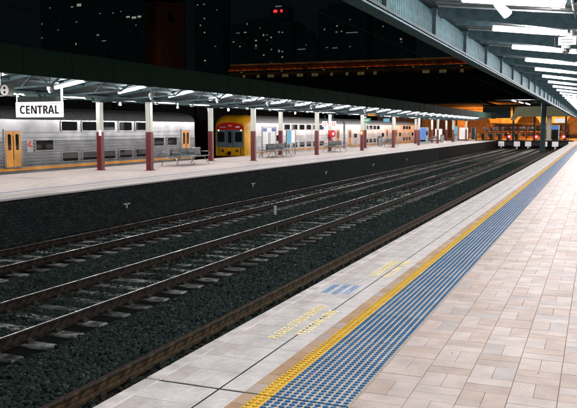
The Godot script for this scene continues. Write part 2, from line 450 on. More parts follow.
# ---------------------------------------------------------------- the platform with the camera
func build_near_platform() -> void:
	var P := structure("platform", "long paved railway platform with blue and yellow tactile strip")
	var base := mb()
	span(base, Vector3(-2.84, -1.5, -122), Vector3(8.0, -0.0065, 6.0))
	part("slab", base, M.joint, P)
	var start := 1.51            # first cross joint; bays of six metres follow
	var bay := 6.0
	var bays := 20
	# pieces: coping, tiles, border, tactile tiles
	var mesh_cache := {}
	var singles := {}
	var rest := {}
	var rows := [
		["coping_stone", -2.905, -2.793, 6, ["coping"], 0.016, 0.006, 0.003],
		["edge_tile", -2.788, -2.640, 18, ["edge_tile_2", "edge_tile_0", "edge_tile_2"], 0.02, 0.003, 0.0],
		["edge_tile", -2.636, -2.487, 18, ["edge_tile_0", "edge_tile_1"], 0.02, 0.003, 0.0],
		["edge_tile", -2.483, -2.329, 18, ["edge_tile_0", "edge_tile_1"], 0.02, 0.003, 0.0],
		["edge_tile", -2.313, -2.137, 18, ["edge_tile_0", "edge_tile_1"], 0.02, 0.003, 0.0],
		["border_paver", -2.133, -2.037, 30, ["tan_0", "tan_0", "tan_1", "paver_2"], 0.02, 0.003, 0.0],
		["yellow_tile", -2.033, -1.930, 20, ["tactile_yellow_base"], 0.02, 0.002, 0.0],
		["tactile_tile", -1.926, -1.406, 20, ["tactile_base"], 0.02, 0.002, 0.0],
	]
	var drain := mb()
	span(drain, Vector3(-2.329, -0.03, -118), Vector3(-2.313, -0.004, 4.0))
	part("drain_slot", drain, M.drain, P)
	for r in rows:
		var w: float = r[2] - r[1]
		for b in bays:
			var l: float = (bay - 0.018) / r[3]
			for k in r[3]:
				var z: float = start - b * bay - 0.009 - (k + 0.5) * l
				if z > 3.0: continue
				var mm: String = r[4][rng.randi() % r[4].size()]
				var key := "%s %.3f" % [r[0], w]
				if not mesh_cache.has(key): mesh_cache[key] = slab_mesh(Vector3(w, r[5], l - (0.004 if r[0] != "tactile_tile" else 0.0025)), r[6])
				var at := Vector3((r[1] + r[2]) * 0.5, r[7] - r[5] * 0.5 + rng.randf_range(-0.0012, 0.0006), z)
				var n: int = singles.get(r[0], 0)
				if z < -2.6 and n < 295:
					put(r[0], mesh_cache[key], M[mm], P, at)
					singles[r[0]] = n + 1
				else:
					var rk := key + "|" + mm
					if not rest.has(rk): rest[rk] = []
					rest[rk].append(Transform3D(Basis.IDENTITY, at))
	for rk in rest:
		var s: PackedStringArray = rk.split("|")
		scatter("far_" + s[0].split(" ")[0] + "s", mesh_cache[s[0]], M[s[1]], rest[rk], P)
	# cross joints filled with dark sealant
	var js := mb()
	for b in bays:
		span(js, Vector3(-2.79, -0.03, start - b * bay - 0.009), Vector3(-1.40, -0.0035, start - b * bay + 0.009))
	part("joint_sealant", js, M.drain, P)
	# basket-weave pavers, two across then two along
	var A := slab_mesh(Vector3(0.1495, 0.02, 0.2965), 0.0022)
	var B := slab_mesh(Vector3(0.3020, 0.02, 0.1465), 0.0022)
	var tone := FastNoiseLite.new()
	tone.seed = 5
	tone.frequency = 0.9
	var many := {}
	var ones := 0
	for b in bays:
		for c in 13:
			var x0 := -1.39 + 0.305 * c
			var xc := x0 + 0.1525
			for k in 10:
				for h in 2:
					var z0 := start - b * bay - 0.006 - k * 0.5994 - h * 0.2997
					if z0 > 3.0: continue
					var across := (h + c) % 2 == 0
					for q in 2:
						var at: Vector3
						if across: at = Vector3(xc, -0.01, z0 - 0.0749 - q * 0.1498)
						else: at = Vector3(xc - 0.0757 + q * 0.1514, -0.01, z0 - 0.1498)
						at.y += rng.randf_range(-0.0013, 0.0007)
						var v := rng.randf() + tone.get_noise_2d(at.x * 1.3, at.z) * 0.25
						var mi := 3 if v > 0.9 else 2 if v > 0.72 else 0 if v > 0.5 else 4 if v > 0.22 else 1
						var mesh := B if across else A
						if at.z < -3.9 and at.x < 0.13 and ones < 300:
							ones += 1
							put("paver", mesh, M["paver_%d" % mi], P, at)
						else:
							var key := "%d%d" % [1 if across else 0, mi]
							if not many.has(key): many[key] = []
							many[key].append(Transform3D(Basis.IDENTITY, at))
	for key in many:
		scatter("far_pavers", B if key[0] == "1" else A, M["paver_" + key[1]], many[key], P)
	var plain := mb()
	span(plain, Vector3(2.58, -0.03, -118), Vector3(7.9, -0.002, 4.0))
	part("plain_paving", plain, M.paver_1, P)
	# tactile studs
	var stud := mb()
	cyl(stud, Vector3.ZERO, Vector3(0, 0.006, 0), 0.0205, 0.0145, 12, true)
	var stud_mesh := stud.commit()
	var blue := []
	var yellow := []
	for k in 2230:
		var z := 1.4 - k * 0.0526
		for c in 10: blue.append(Transform3D(Basis.IDENTITY, Vector3(-1.9005 + c * 0.0522, -0.0005, z)))
		for c in 2: yellow.append(Transform3D(Basis.IDENTITY, Vector3(-2.006 + c * 0.0500, -0.0005, z)))
	scatter("blue_studs", stud_mesh, M.stud_blue, blue, P)
	scatter("yellow_studs", stud_mesh, M.stud_yellow, yellow, P)
	# trodden chewing gum
	var gm := mb()
	cyl(gm, Vector3.ZERO, Vector3(0, 0.0014, 0), 1.0, 0.85, 9, true)
	var gums := []
	for k in 130:
		var s := rng.randf_range(0.006, 0.013)
		gums.append(Transform3D(Basis(Vector3.UP, rng.randf() * TAU).scaled(Vector3(s, 1.0, s * rng.randf_range(0.7, 1.2))), Vector3(rng.randf_range(-1.34, 2.3), 0.0, rng.randf_range(-30.0, 2.0))))
	scatter("gum_spots", gm.commit(), M.gum, gums, P)
	# worn stencil lettering along the edge, read by a person who faces the track
	var face := Basis(Vector3(0, 0, -1), Vector3(-1, 0, 0), Vector3(0, 1, 0))
	var seen := false
	for a in [["PLEASE STAND BEHIND", -2.475, -6.41, 1.28, 0.10], ["YELLOW LINE", -2.30, -6.42, 0.95, 0.095], ["PLEASE STAND BEHIND", -2.425, -9.29, 1.15, 0.11], ["YELLOW LINE", -2.262, -9.29, 1.25, 0.09]]:
		lettering("yellow_stencil", a[0], a[3], a[4], M.paint_yellow, P, Transform3D(face, Vector3(a[1], 0.0022, a[2])), true, 0.002)
	for a in [["BOARDING", -2.665, -7.86, 0.46], ["ASSISTANCE", -2.545, -7.87, 0.54], ["ZONE", -2.43, -7.88, 0.50]]:
		lettering("blue_stencil", a[0], a[3], 0.075, M.paint_blue, P, Transform3D(face, Vector3(a[1], 0.0022, a[2])), true, 0.002)

# ---------------------------------------------------------------- tracks
func rail_outline() -> PackedVector2Array:
	var half := [Vector2(0.0, 0.165), Vector2(0.026, 0.165), Vector2(0.034, 0.157), Vector2(0.035, 0.132), Vector2(0.012, 0.118), Vector2(0.009, 0.045), Vector2(0.028, 0.026), Vector2(0.070, 0.013), Vector2(0.070, 0.0)]
	var out := PackedVector2Array()
	for k in half.size(): out.append(half[k])
	for k in range(half.size() - 1, 0, -1): out.append(Vector2(-half[k].x, half[k].y))
	return out

func build_tracks() -> void:
	var sl := slab_mesh(Vector3(2.45, 0.2, 0.225), 0.015)
	var clip := mb()
	bx(clip, Vector3(0, 0.02, 0), Vector3(0.06, 0.04, 0.12))
	cyl(clip, Vector3(-0.01, 0.045, -0.05), Vector3(-0.01, 0.045, 0.05), 0.02, 0.02, 8)
	var clip_mesh := clip.commit()
	var words := ["rusty railway track running beside the paved platform edge", "railway track with pale sleeper ends, in the middle of the three", "railway track running along the dark brick wall of the island platform", "railway track between island platform and silver trains, empty rails", "railway track carrying the silver trains"]
	var xs := TRACKS + [-23.0, -26.7]
	for i in xs.size():
		var x: float = xs[i]
		var t := thing("railway_track", words[i], "track", "railway tracks", Vector3(x, 0, 0))
		for s in [-1, 1]:
			var st := mb()
			extrude(st, rail_outline(), 4.0, -116.5)
			var r := part("rail", st, M.rail_rust if i == 0 else M.rail_rust_dark, t, Vector3(s * 0.7525, RAIL_Y - 0.165, 0))
			var top := mb()
			span(top, Vector3(-0.015, 0.1655, -116.4), Vector3(0.015, 0.1675, 3.9))
			part("running_surface", top, M.rail_head if i != 0 else M.rail_rust_dark, r)
		var clips := []
		if i < 3:
			for k in 190:
				var z := 1.9 - k * 0.622 + rng.randf_range(-0.03, 0.03) - i * 0.21
				var o := put("sleeper", sl, M.sleeper if i > 0 and rng.randf() < 0.75 else M.sleeper_dark, t, Vector3(rng.randf_range(-0.03, 0.03), RAIL_Y - 0.165 - (0.102 if i > 0 else 0.135), z))
				o.rotation.y = rng.randf_range(-0.012, 0.012)
				for s in [-0.862, -0.643, 0.643, 0.862]:
					clips.append(Transform3D(Basis(Vector3.UP, 0.0 if s > 0 else PI), Vector3(s, RAIL_Y - 0.169, z)))
			scatter("rail_clips", clip_mesh, M.clip, clips, t)

func build_bed() -> void:
	var G := structure("ground", "dark ground around the station")
	var g := mb()
	bx(g, Vector3(0, -1.75, -300), Vector3(1400, 0.3, 1400))
	part("ground_sheet", g, M.ground, G)
	var S := structure("track_bed", "dark ballast bed under the railway tracks")
	var n := FastNoiseLite.new()
	n.seed = 2
	n.frequency = 1.6
	var st := mb()
	var nx := 54
	var nz := 300
	var cell := func(i: int, j: int) -> Vector3:
		var x := -2.86 - 10.8 * i / nx
		var z := 4.0 - 120.5 * j / nz
		return Vector3(x, BED_Y + 0.025 * n.get_noise_2d(x, z), z)
	for j in nz:
		for i in nx:
			quad(st, cell.call(i, j), cell.call(i, j + 1), cell.call(i + 1, j + 1), cell.call(i + 1, j))
	part("ballast_sheet", st, M.bed, S)
	var st2 := mb()
	span(st2, Vector3(-30.0, -1.55, -117), Vector3(-21.0, -1.26, 4.0))
	part("far_ballast_sheet", st2, M.bed, S)
	# loose stones
	var B := Node3D.new()
	B.name = "ballast"
	add_child(B)
	tag(B, "dark grey crushed stone ballast lying between and beside the rails", "", "", "stuff")
	var meshes := [stone_mesh(1), stone_mesh(2), stone_mesh(3), stone_mesh(4)]
	var lists := [[], [], [], []]
	var add := func(z0: float, z1: float, count: int, lo: float, hi: float) -> void:
		for k in count:
			var x := rng.randf_range(-13.6, -2.9)
			var z := rng.randf_range(z1, z0)
			var y := BED_Y + 0.025 * n.get_noise_2d(x, z) + rng.randf_range(0.0, 0.018)
			var ok := true
			for t in TRACKS:
				var d := absf(x - t)
				if absf(d - 0.7525) < 0.075: ok = false
				elif d < 0.69: y += 0.004 + 0.04 * n.get_noise_2d(x * 0.55 + 40, z * 0.8)
				elif d < 1.26 and t < -5.0: y -= 0.05 if x > t else 0.02
			if not ok: continue
			var s := lo + (hi - lo) * pow(rng.randf(), 1.5) * 1.25
			var b := Basis.from_euler(Vector3(rng.randf_range(-0.5, 0.5), rng.randf() * TAU, rng.randf_range(-0.5, 0.5))).scaled(Vector3(s, s * 0.8, s))
			var v := rng.randf()
			var beside := false
			for t in TRACKS: beside = beside or absf(absf(x - t) - 0.7525) < 0.28
			lists[2 if v > 0.88 else 3 if beside and v > 0.55 else 1 if v > 0.45 else 0].append(Transform3D(b, Vector3(x, y, z)))
	add.call(-2.5, -14.0, 70000, 0.026, 0.055)
	add.call(-14.0, -30.0, 42000, 0.04, 0.07)
	add.call(-30.0, -70.0, 30000, 0.05, 0.085)
	for k in 4: scatter("stones", meshes[k], M["stone_%d" % k], lists[k], B)
	# a short white marker post between the rails
	var mk := thing("marker_post", "short white marker post standing in the ballast between two tracks", "post", "", Vector3(-10.3, BED_Y, -24.3))
	var p := mb()
	bx(p, Vector3(0, 0.15, 0), Vector3(0.07, 0.3, 0.05))
	part("stake", p, M.marker_white, mk)
	var pc := mb()
	bx(pc, Vector3(0, 0.315, 0), Vector3(0.09, 0.03, 0.07))
	part("cap", pc, M.marker_white, mk)

# ---------------------------------------------------------------- island platform across the tracks
func build_island() -> void:
	var P := structure("island_platform", "pale island platform with a thin blue line along its edge")
	var st := mb()
	span(st, Vector3(-21.05, -1.5, -116), Vector3(-13.74, -0.006, 4.0))
	part("slab", st, M.mortar, P)
	var top := mb()
	span(top, Vector3(-21.0, -0.05, -115.9), Vector3(-14.14, 0.0, 3.9))
	part("deck", top, M.island_top, P)
	var line := mb()
	span(line, Vector3(-15.16, 0.0, -115.8), Vector3(-15.05, 0.004, 3.8))
	part("blue_line", line, M.island_line, P)
	var cm := slab_mesh(Vector3(0.46, 0.045, 0.994), 0.008)
	for k in 119:
		put("coping_stone", cm, M.island_edge, P, Vector3(-13.90, -0.0215 + rng.randf_range(-0.001, 0.001), 3.2 - k))
	var bm := slab_mesh(Vector3(0.225, 0.03, 0.074), 0.004)     # lies with its face up, turned to face +x below
	var turn := Basis(Vector3(0, 0, -1), Vector3(1, 0, 0), Vector3(0, -1, 0))
	var many := [[], [], []]
	var ones := 0
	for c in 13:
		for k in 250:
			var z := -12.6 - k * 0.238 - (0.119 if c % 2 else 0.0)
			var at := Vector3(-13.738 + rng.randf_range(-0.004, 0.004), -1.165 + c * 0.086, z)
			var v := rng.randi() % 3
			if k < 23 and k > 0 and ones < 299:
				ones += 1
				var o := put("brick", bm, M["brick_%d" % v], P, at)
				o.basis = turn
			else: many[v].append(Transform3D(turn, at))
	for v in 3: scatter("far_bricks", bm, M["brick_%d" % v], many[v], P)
	# small white T brackets on the wall
	var t0: Node3D
	for k in 5:
		var z: float = [-20.23, -29.8, -39.4, -49.0, -58.6][k]
		if k == 0:
			t0 = thing("wall_bracket", "small white T shaped bracket fixed to the dark platform wall", "bracket", "T brackets along the dark wall", Vector3(-13.70, -0.6, z))
			var a := mb()
			bx(a, Vector3(0.03, 0.0, 0.10), Vector3(0.05, 0.04, 0.13))
			bx(a, Vector3(0.03, 0.0, -0.10), Vector3(0.05, 0.04, 0.13))
			part("arm", a, M.marker_white, t0)
			var b := mb()
			bx(b, Vector3(0.025, -0.07, 0), Vector3(0.05, 0.14, 0.045))
			part("stem", b, M.marker_white, t0)
		else:
			copy(t0).position = Vector3(-13.70, -0.6, z)

func build_columns() -> void:
	var near_c: Node3D
	for row in 2:
		for k in 11:
			var x := -17.42 if row == 0 else -19.5
			var g := "maroon and cream columns of the island canopy"
			var l := "maroon and cream steel column of the row facing the open tracks" if row == 0 else "maroon and cream steel column of the row facing the silver trains"
			var zz: float = COLUMNS_A[k] if row == 0 else COLUMNS_B[k]
			if near_c == null:
				near_c = thing("support_column", l, "column", g, Vector3(x, 0, zz))
				var a := mb()
				extrude_up(a, 0.25, 0.0, 1.62, 0.03)
				part("lower_shaft", a, M.maroon, near_c)
				var b := mb()
				extrude_up(b, 0.235, 1.62, 2.86, 0.03)
				part("upper_shaft", b, M.cream, near_c)
				var c := mb()
				bx(c, Vector3(0, 2.885, 0), Vector3(0.42, 0.05, 0.42))
				part("cap_plate", c, M.steel_green, near_c)
				var d := mb()
				bx(d, Vector3(0, 0.01, 0), Vector3(0.34, 0.02, 0.34))
				part("base_plate", d, M.maroon, near_c)
			else:
				copy(near_c, l).position = Vector3(x, 0, zz)

# square post with chamfered corners
func extrude_up(st: SurfaceTool, w: float, y0: float, y1: float, ch: float) -> void:
	var h := w * 0.5
	var p := [Vector2(-h + ch, -h), Vector2(h - ch, -h), Vector2(h, -h + ch), Vector2(h, h - ch), Vector2(h - ch, h), Vector2(-h + ch, h), Vector2(-h, h - ch), Vector2(-h, -h + ch)]
	for k in 8:
		var a: Vector2 = p[k]
		var b: Vector2 = p[(k + 1) % 8]
		quad(st, Vector3(b.x, y0, b.y), Vector3(a.x, y0, a.y), Vector3(a.x, y1, a.y), Vector3(b.x, y1, b.y))
	for k in range(1, 7):
		tri(st, Vector3(p[0].x, y1, p[0].y), Vector3(p[k].x, y1, p[k].y), Vector3(p[k + 1].x, y1, p[k + 1].y))

# ---------------------------------------------------------------- lamps
var tube0: Node3D
func tube_lamp(at: Vector3, tilt: float, label: String, group: String, energy: float, fat := 1.0) -> Node3D:
	var o: Node3D
	if tube0 == null:
		tube0 = Node3D.new()
		var h := mb()
		extrude(h, PackedVector2Array([Vector2(-0.06, 0.035), Vector2(-0.03, 0.075), Vector2(0.03, 0.075), Vector2(0.06, 0.035)]), -0.63, 0.63)
		var hm := part("housing", h, M.fitting_white, tube0)
		hm.rotation.y = PI / 2
		var d := mb()
		var o2 := PackedVector2Array()
		for k in 9:
			var a := PI * k / 8.0
			o2.append(Vector2(0.056 * cos(a), 0.034 - 0.074 * sin(a)))
		extrude(d, o2, -0.605, 0.605)
		var dm := part("tube", d, M.tube_light, tube0)
		dm.rotation.y = PI / 2
		var e := mb()
		for s in [-1, 1]: bx(e, Vector3(s * 0.617, 0.015, 0), Vector3(0.024, 0.1, 0.1))
		part("end_cap", e, M.fitting_white, tube0)
		for s in [-1, 1]:
			var r := mb()
			cyl(r, Vector3(s * 0.45, 0.07, 0), Vector3(s * 0.45, 0.2, 0), 0.008, 0.008, 6)
			part("hanger", r, M.fitting_white, tube0)
	o = tube0.duplicate()
	o.name = numbered("fluorescent_light")
	add_child(o)
	tag(o, label, "light", group, "thing")
	o.position = at
	o.basis = Basis(Vector3(0, 0, 1), tilt).scaled_local(Vector3(1.0, fat, fat))
	# a bare tube shines all round: its light hangs just under the glass
	var l := OmniLight3D.new()
	l.name = "lamp_light"
	l.light_color = Color(1.0, 0.978, 0.985)
	l.light_energy = energy
	l.light_size = 0.06
	l.omni_range = 60.0
	l.omni_attenuation = 2.0
	l.shadow_enabled = true
	l.position.y = -0.12
	o.add_child(l)
	return o

func build_island_lights() -> void:
	for k in 30:
		var z := -6.33 - 3.667 * k
		tube_lamp(Vector3(-16.3, 3.235, z), 0.18, "white fluorescent tube hung aslant under the track side of the island canopy", "slanting tubes under the island canopy", 5.4, 1.4)
		if k < 29:
			tube_lamp(Vector3(-20.4, 3.04, z - 1.83), 0.0, "white fluorescent tube hung level under the train side of the island canopy", "level tubes under the island canopy", 5.4, 1.4)

# ---------------------------------------------------------------- island canopy
func build_island_canopy() -> void:
	var C := thing("island_canopy", "low butterfly canopy with dark green fascia over the island platform", "canopy", "", Vector3(-18.4, 0, 0))
	var z0 := 4.0
	var z1 := -114.5
	for s in [-1, 1]:
		var st := mb()
		var pts := PackedVector2Array()
		pts.append_array([Vector2(0, 3.06), Vector2(s * 4.62, 3.80), Vector2(s * 4.62, 3.84), Vector2(0, 3.10)])
		if s > 0: pts.reverse()
		extrude(st, pts, z0, z1)
		part("roof_sheet", st, M.canopy_under, C)
		var f := mb()
		span(f, Vector3(s * 4.63, 3.14, z1), Vector3(s * 4.70, 3.86, z0))
		var fo := part("fascia", f, M.canopy_green, C)
		for k in 60:
			var rb := mb()
			span(rb, Vector3(s * 4.70, 3.15, z0 - 0.02 - k * 1.975), Vector3(s * 4.712, 3.85, z0 - 0.06 - k * 1.975))
			if s > 0: part("cover_strip", rb, M.canopy_green, fo)
	var vb := mb()
	span(vb, Vector3(-0.16, 2.97, z1 + 0.3), Vector3(0.16, 3.05, z0 - 0.3))
	part("valley_gutter", vb, M.steel_green, C)
	for k in 11:
		var hd := mb()
		bar(hd, Vector3(1.15, 2.955, COLUMNS_A[k]), Vector3(-1.3, 2.955, COLUMNS_B[k]), 0.16, 0.09)
		part("crosshead", hd, M.steel_green, C)
	for k in 32:
		var z := -0.3 - 3.667 * k
		for s in [-1, 1]:
			var r := mb()
			bar(r, Vector3(s * 0.1, 3.02, z), Vector3(s * 4.6, 3.72, z), 0.07, 0.11)
			part("rafter", r, M.steel_green, C)
			var q := mb()
			bar(q, Vector3(s * 1.1, 2.95, z), Vector3(s * 3.2, 3.05, z), 0.05, 0.06)
			bar(q, Vector3(s * 3.2, 3.05, z), Vector3(s * 4.1, 3.62, z), 0.05, 0.05)
			bar(q, Vector3(s * 3.2, 3.05, z), Vector3(s * 2.6, 3.42, z), 0.04, 0.04)
			bar(q, Vector3(s * 2.1, 3.0, z), Vector3(s * 2.6, 3.42, z), 0.04, 0.04)
			part("strut_frame", q, M.steel_green, C)
	for s in [-1, 1]:
		for x in [1.7, 2.9, 4.1]:
			var p := mb()
			var y: float = 3.02 + 0.16 * x
			span(p, Vector3(s * x - 0.03, y - 0.06, z1 + 0.2), Vector3(s * x + 0.03, y + 0.01, z0 - 0.2))
			part("purlin", p, M.steel_green, C)
	# round white pendant globes and small white camera domes under the canopy
	var gl: Node3D
	for a in [Vector3(-15.3, 2.96, -18.75), Vector3(-15.3, 2.96, -24.4), Vector3(-15.3, 3.0, -29.7), Vector3(-15.3, 3.0, -35.2), Vector3(-15.3, 3.0, -41.5), Vector3(-15.3, 3.0, -52.5)]:
		if gl == null:
			gl = thing("pendant_globe", "cream pendant globe hanging at the edge of the island canopy", "globe", "pendant globes of the island canopy", a)
			var b := mb()
			ball(b, Vector3(0, 0.02, 0), Vector3(0.10, 0.11, 0.10))
			part("globe", b, M.sign_white, gl)
			var r := mb()
			cyl(r, Vector3(0, 0.12, 0), Vector3(0, 0.62, 0), 0.012, 0.012, 6)
			part("rod", r, M.steel_green, gl)
			var cn := mb()
			cyl(cn, Vector3(0, -0.08, 0), Vector3(0, -0.14, 0), 0.07, 0.03, 12)
			part("nozzle", cn, M.fitting_white, gl)
		else: copy(gl).position = a
	var dm: Node3D
	for a in [Vector3(-20.6, 2.86, -23.4), Vector3(-20.6, 2.88, -30.1), Vector3(-20.6, 2.88, -35.4), Vector3(-20.6, 2.88, -41.4), Vector3(-20.6, 2.88, -52.4)]:
		if dm == null:
			dm = thing("camera_dome", "small white dome camera under the train side of the canopy", "camera", "dome cameras of the island canopy", a)
			var b := mb()
			ball(b, Vector3.ZERO, Vector3(0.075, 0.075, 0.075), 12, 6)
			part("dome", b, M.fitting_white, dm)
			var r := mb()
			cyl(r, Vector3(0, 0.05, 0), Vector3(0, 0.5, 0), 0.05, 0.02, 10)
			part("stem", r, M.fitting_white, dm)
		else: copy(dm).position = a
	# camera body beside the sign
	var cc := thing("loudspeaker", "pale grey round loudspeaker box hanging under the island canopy", "speaker", "", Vector3(-15.54, 2.84, -17.2))
	var s1 := mb()
	bx(s1, Vector3(-0.28, 0, 0), Vector3(0.42, 0.26, 0.24))
	part("box", s1, M.canopy_under, cc)
	var s2 := mb()
	cyl(s2, Vector3(0.03, 0, -0.1), Vector3(0.03, 0, 0.14), 0.15, 0.15, 20)
	part("drum", s2, M.sign_white, cc)
	for y in [-0.06, 0.06]:
		var s3 := mb()
		cyl(s3, Vector3(0.03, y, 0.14), Vector3(0.03, y, 0.146), 0.036, 0.036, 12)
		part("grille", s3, M.sign_black, cc)
	var s4 := mb()
	cyl(s4, Vector3(-0.2, 0.12, 0), Vector3(-0.2, 0.55, 0), 0.02, 0.02, 6)
	part("bracket", s4, M.steel_green, cc)

func build_station_sign() -> void:
	var z := -21.2
	var S := thing("station_sign", "white hanging station sign with black capital letters reading CENTRAL", "sign", "", Vector3(-17.77, 0, z))
	var b := mb()
	bx(b, Vector3(0, 2.41, 0), Vector3(1.96, 0.50, 0.06))
	part("board", b, M.sign_white, S)
	var f := mb()
	ring(f, round_rect(1.99, 0.53, 0.02, 2), round_rect(1.90, 0.44, 0.02, 2), -0.02, 0.02)
	part("frame", f, M.fitting_white, S, Vector3(0, 2.41, 0.025))
	lettering("letters", "CENTRAL", 1.66, 0.285, M.sign_black, S, Transform3D(Basis.IDENTITY, Vector3(0.01, 2.41, 0.034)), true, 0.006)
	for s in [-1, 1]:
		var r := mb()
		bx(r, Vector3(s * 0.95, 2.90, 0), Vector3(0.05, 0.5, 0.05))
		part("hanger", r, M.fitting_white, S)
	var h := mb()
	bx(h, Vector3(0, 2.76, 0), Vector3(1.85, 0.19, 0.04))
	part("header", h, M.dark_paint, S)

# ---------------------------------------------------------------- benches and platform furniture
func build_benches() -> void:
	var b0: Node3D
	var words := ["steel back-to-back bench between columns opposite the orange carriage doors", "steel back-to-back bench in front of the blue-headed timetable board", "steel back-to-back bench beside the column with the red hose reel", "steel back-to-back bench past the green exit sign", "steel back-to-back bench behind the blue vending machine"]
	var zs := [-32.4, -43.6, -55.2, -71.8, -94.0]
	for i in zs.size():
		if b0 == null:
			b0 = thing("platform_bench", words[0], "bench", "steel benches on the island platform", Vector3(-18.45, 0, zs[0]))
			for s in [-1, 1]:
				for k in 4:
					var z := -1.05 + k * 0.7
					var seat := mb()
					for q in 7: bx(seat, Vector3(s * (0.13 + q * 0.065), 0.435 - 0.006 * (3 - q), z), Vector3(0.05, 0.022, 0.62))
					bx(seat, Vector3(s * 0.32, 0.415, z), Vector3(0.44, 0.012, 0.60))
					part("seat", seat, M.bench_steel, b0)
					var back := mb()
					var tl := Basis(Vector3.FORWARD, s * 0.22)
					for q in 6: bx(back, Vector3(s * (0.085 - q * 0.010), 0.50 + q * 0.062, z), Vector3(0.018, 0.048, 0.62), tl)
					bx(back, Vector3(s * 0.055, 0.65, z), Vector3(0.008, 0.36, 0.6), tl)
					part("backrest", back, M.bench_steel, b0)
				for k in 3:
					var z := -1.4 + k * 1.4
					var leg := mb()
					tube(leg, [Vector3(s * 0.08, 0.40, z), Vector3(s * 0.26, 0.38, z), Vector3(s * 0.40, 0.2, z), Vector3(s * 0.52, 0.012, z)], 0.022, 8)
					part("leg", leg, M.bench_steel, b0)
					var arm := mb()
					tube(arm, [Vector3(s * 0.10, 0.64, z), Vector3(s * 0.45, 0.65, z), Vector3(s * 0.55, 0.58, z), Vector3(s * 0.52, 0.43, z)], 0.018, 8)
					part("armrest", arm, M.bench_steel, b0)
			var r := mb()
			bx(r, Vector3(0, 0.39, 0), Vector3(0.08, 0.05, 2.9))
			part("beam", r, M.bench_dark, b0)
		else:
			copy(b0, words[i]).position = Vector3(-18.45, 0, zs[i])

func framed_board(called: String, label: String, category: String, at: Vector3, turn: float, w: float, y0: float, y1: float) -> Node3D:
	var t := thing(called, label, category, "", at, turn)
	for s in [-1, 1]:
		var p := mb()
		bx(p, Vector3(s * (w * 0.5 + 0.04), y1 * 0.5 + 0.02, 0), Vector3(0.08, y1 + 0.04, 0.08))
		part("post", p, M.frame_grey, t)
	var f := mb()
	bx(f, Vector3(0, y1 + 0.0, 0), Vector3(w, 0.05, 0.07))
	bx(f, Vector3(0, y0, 0), Vector3(w, 0.05, 0.07))
	part("rail", f, M.frame_grey, t)
	return t

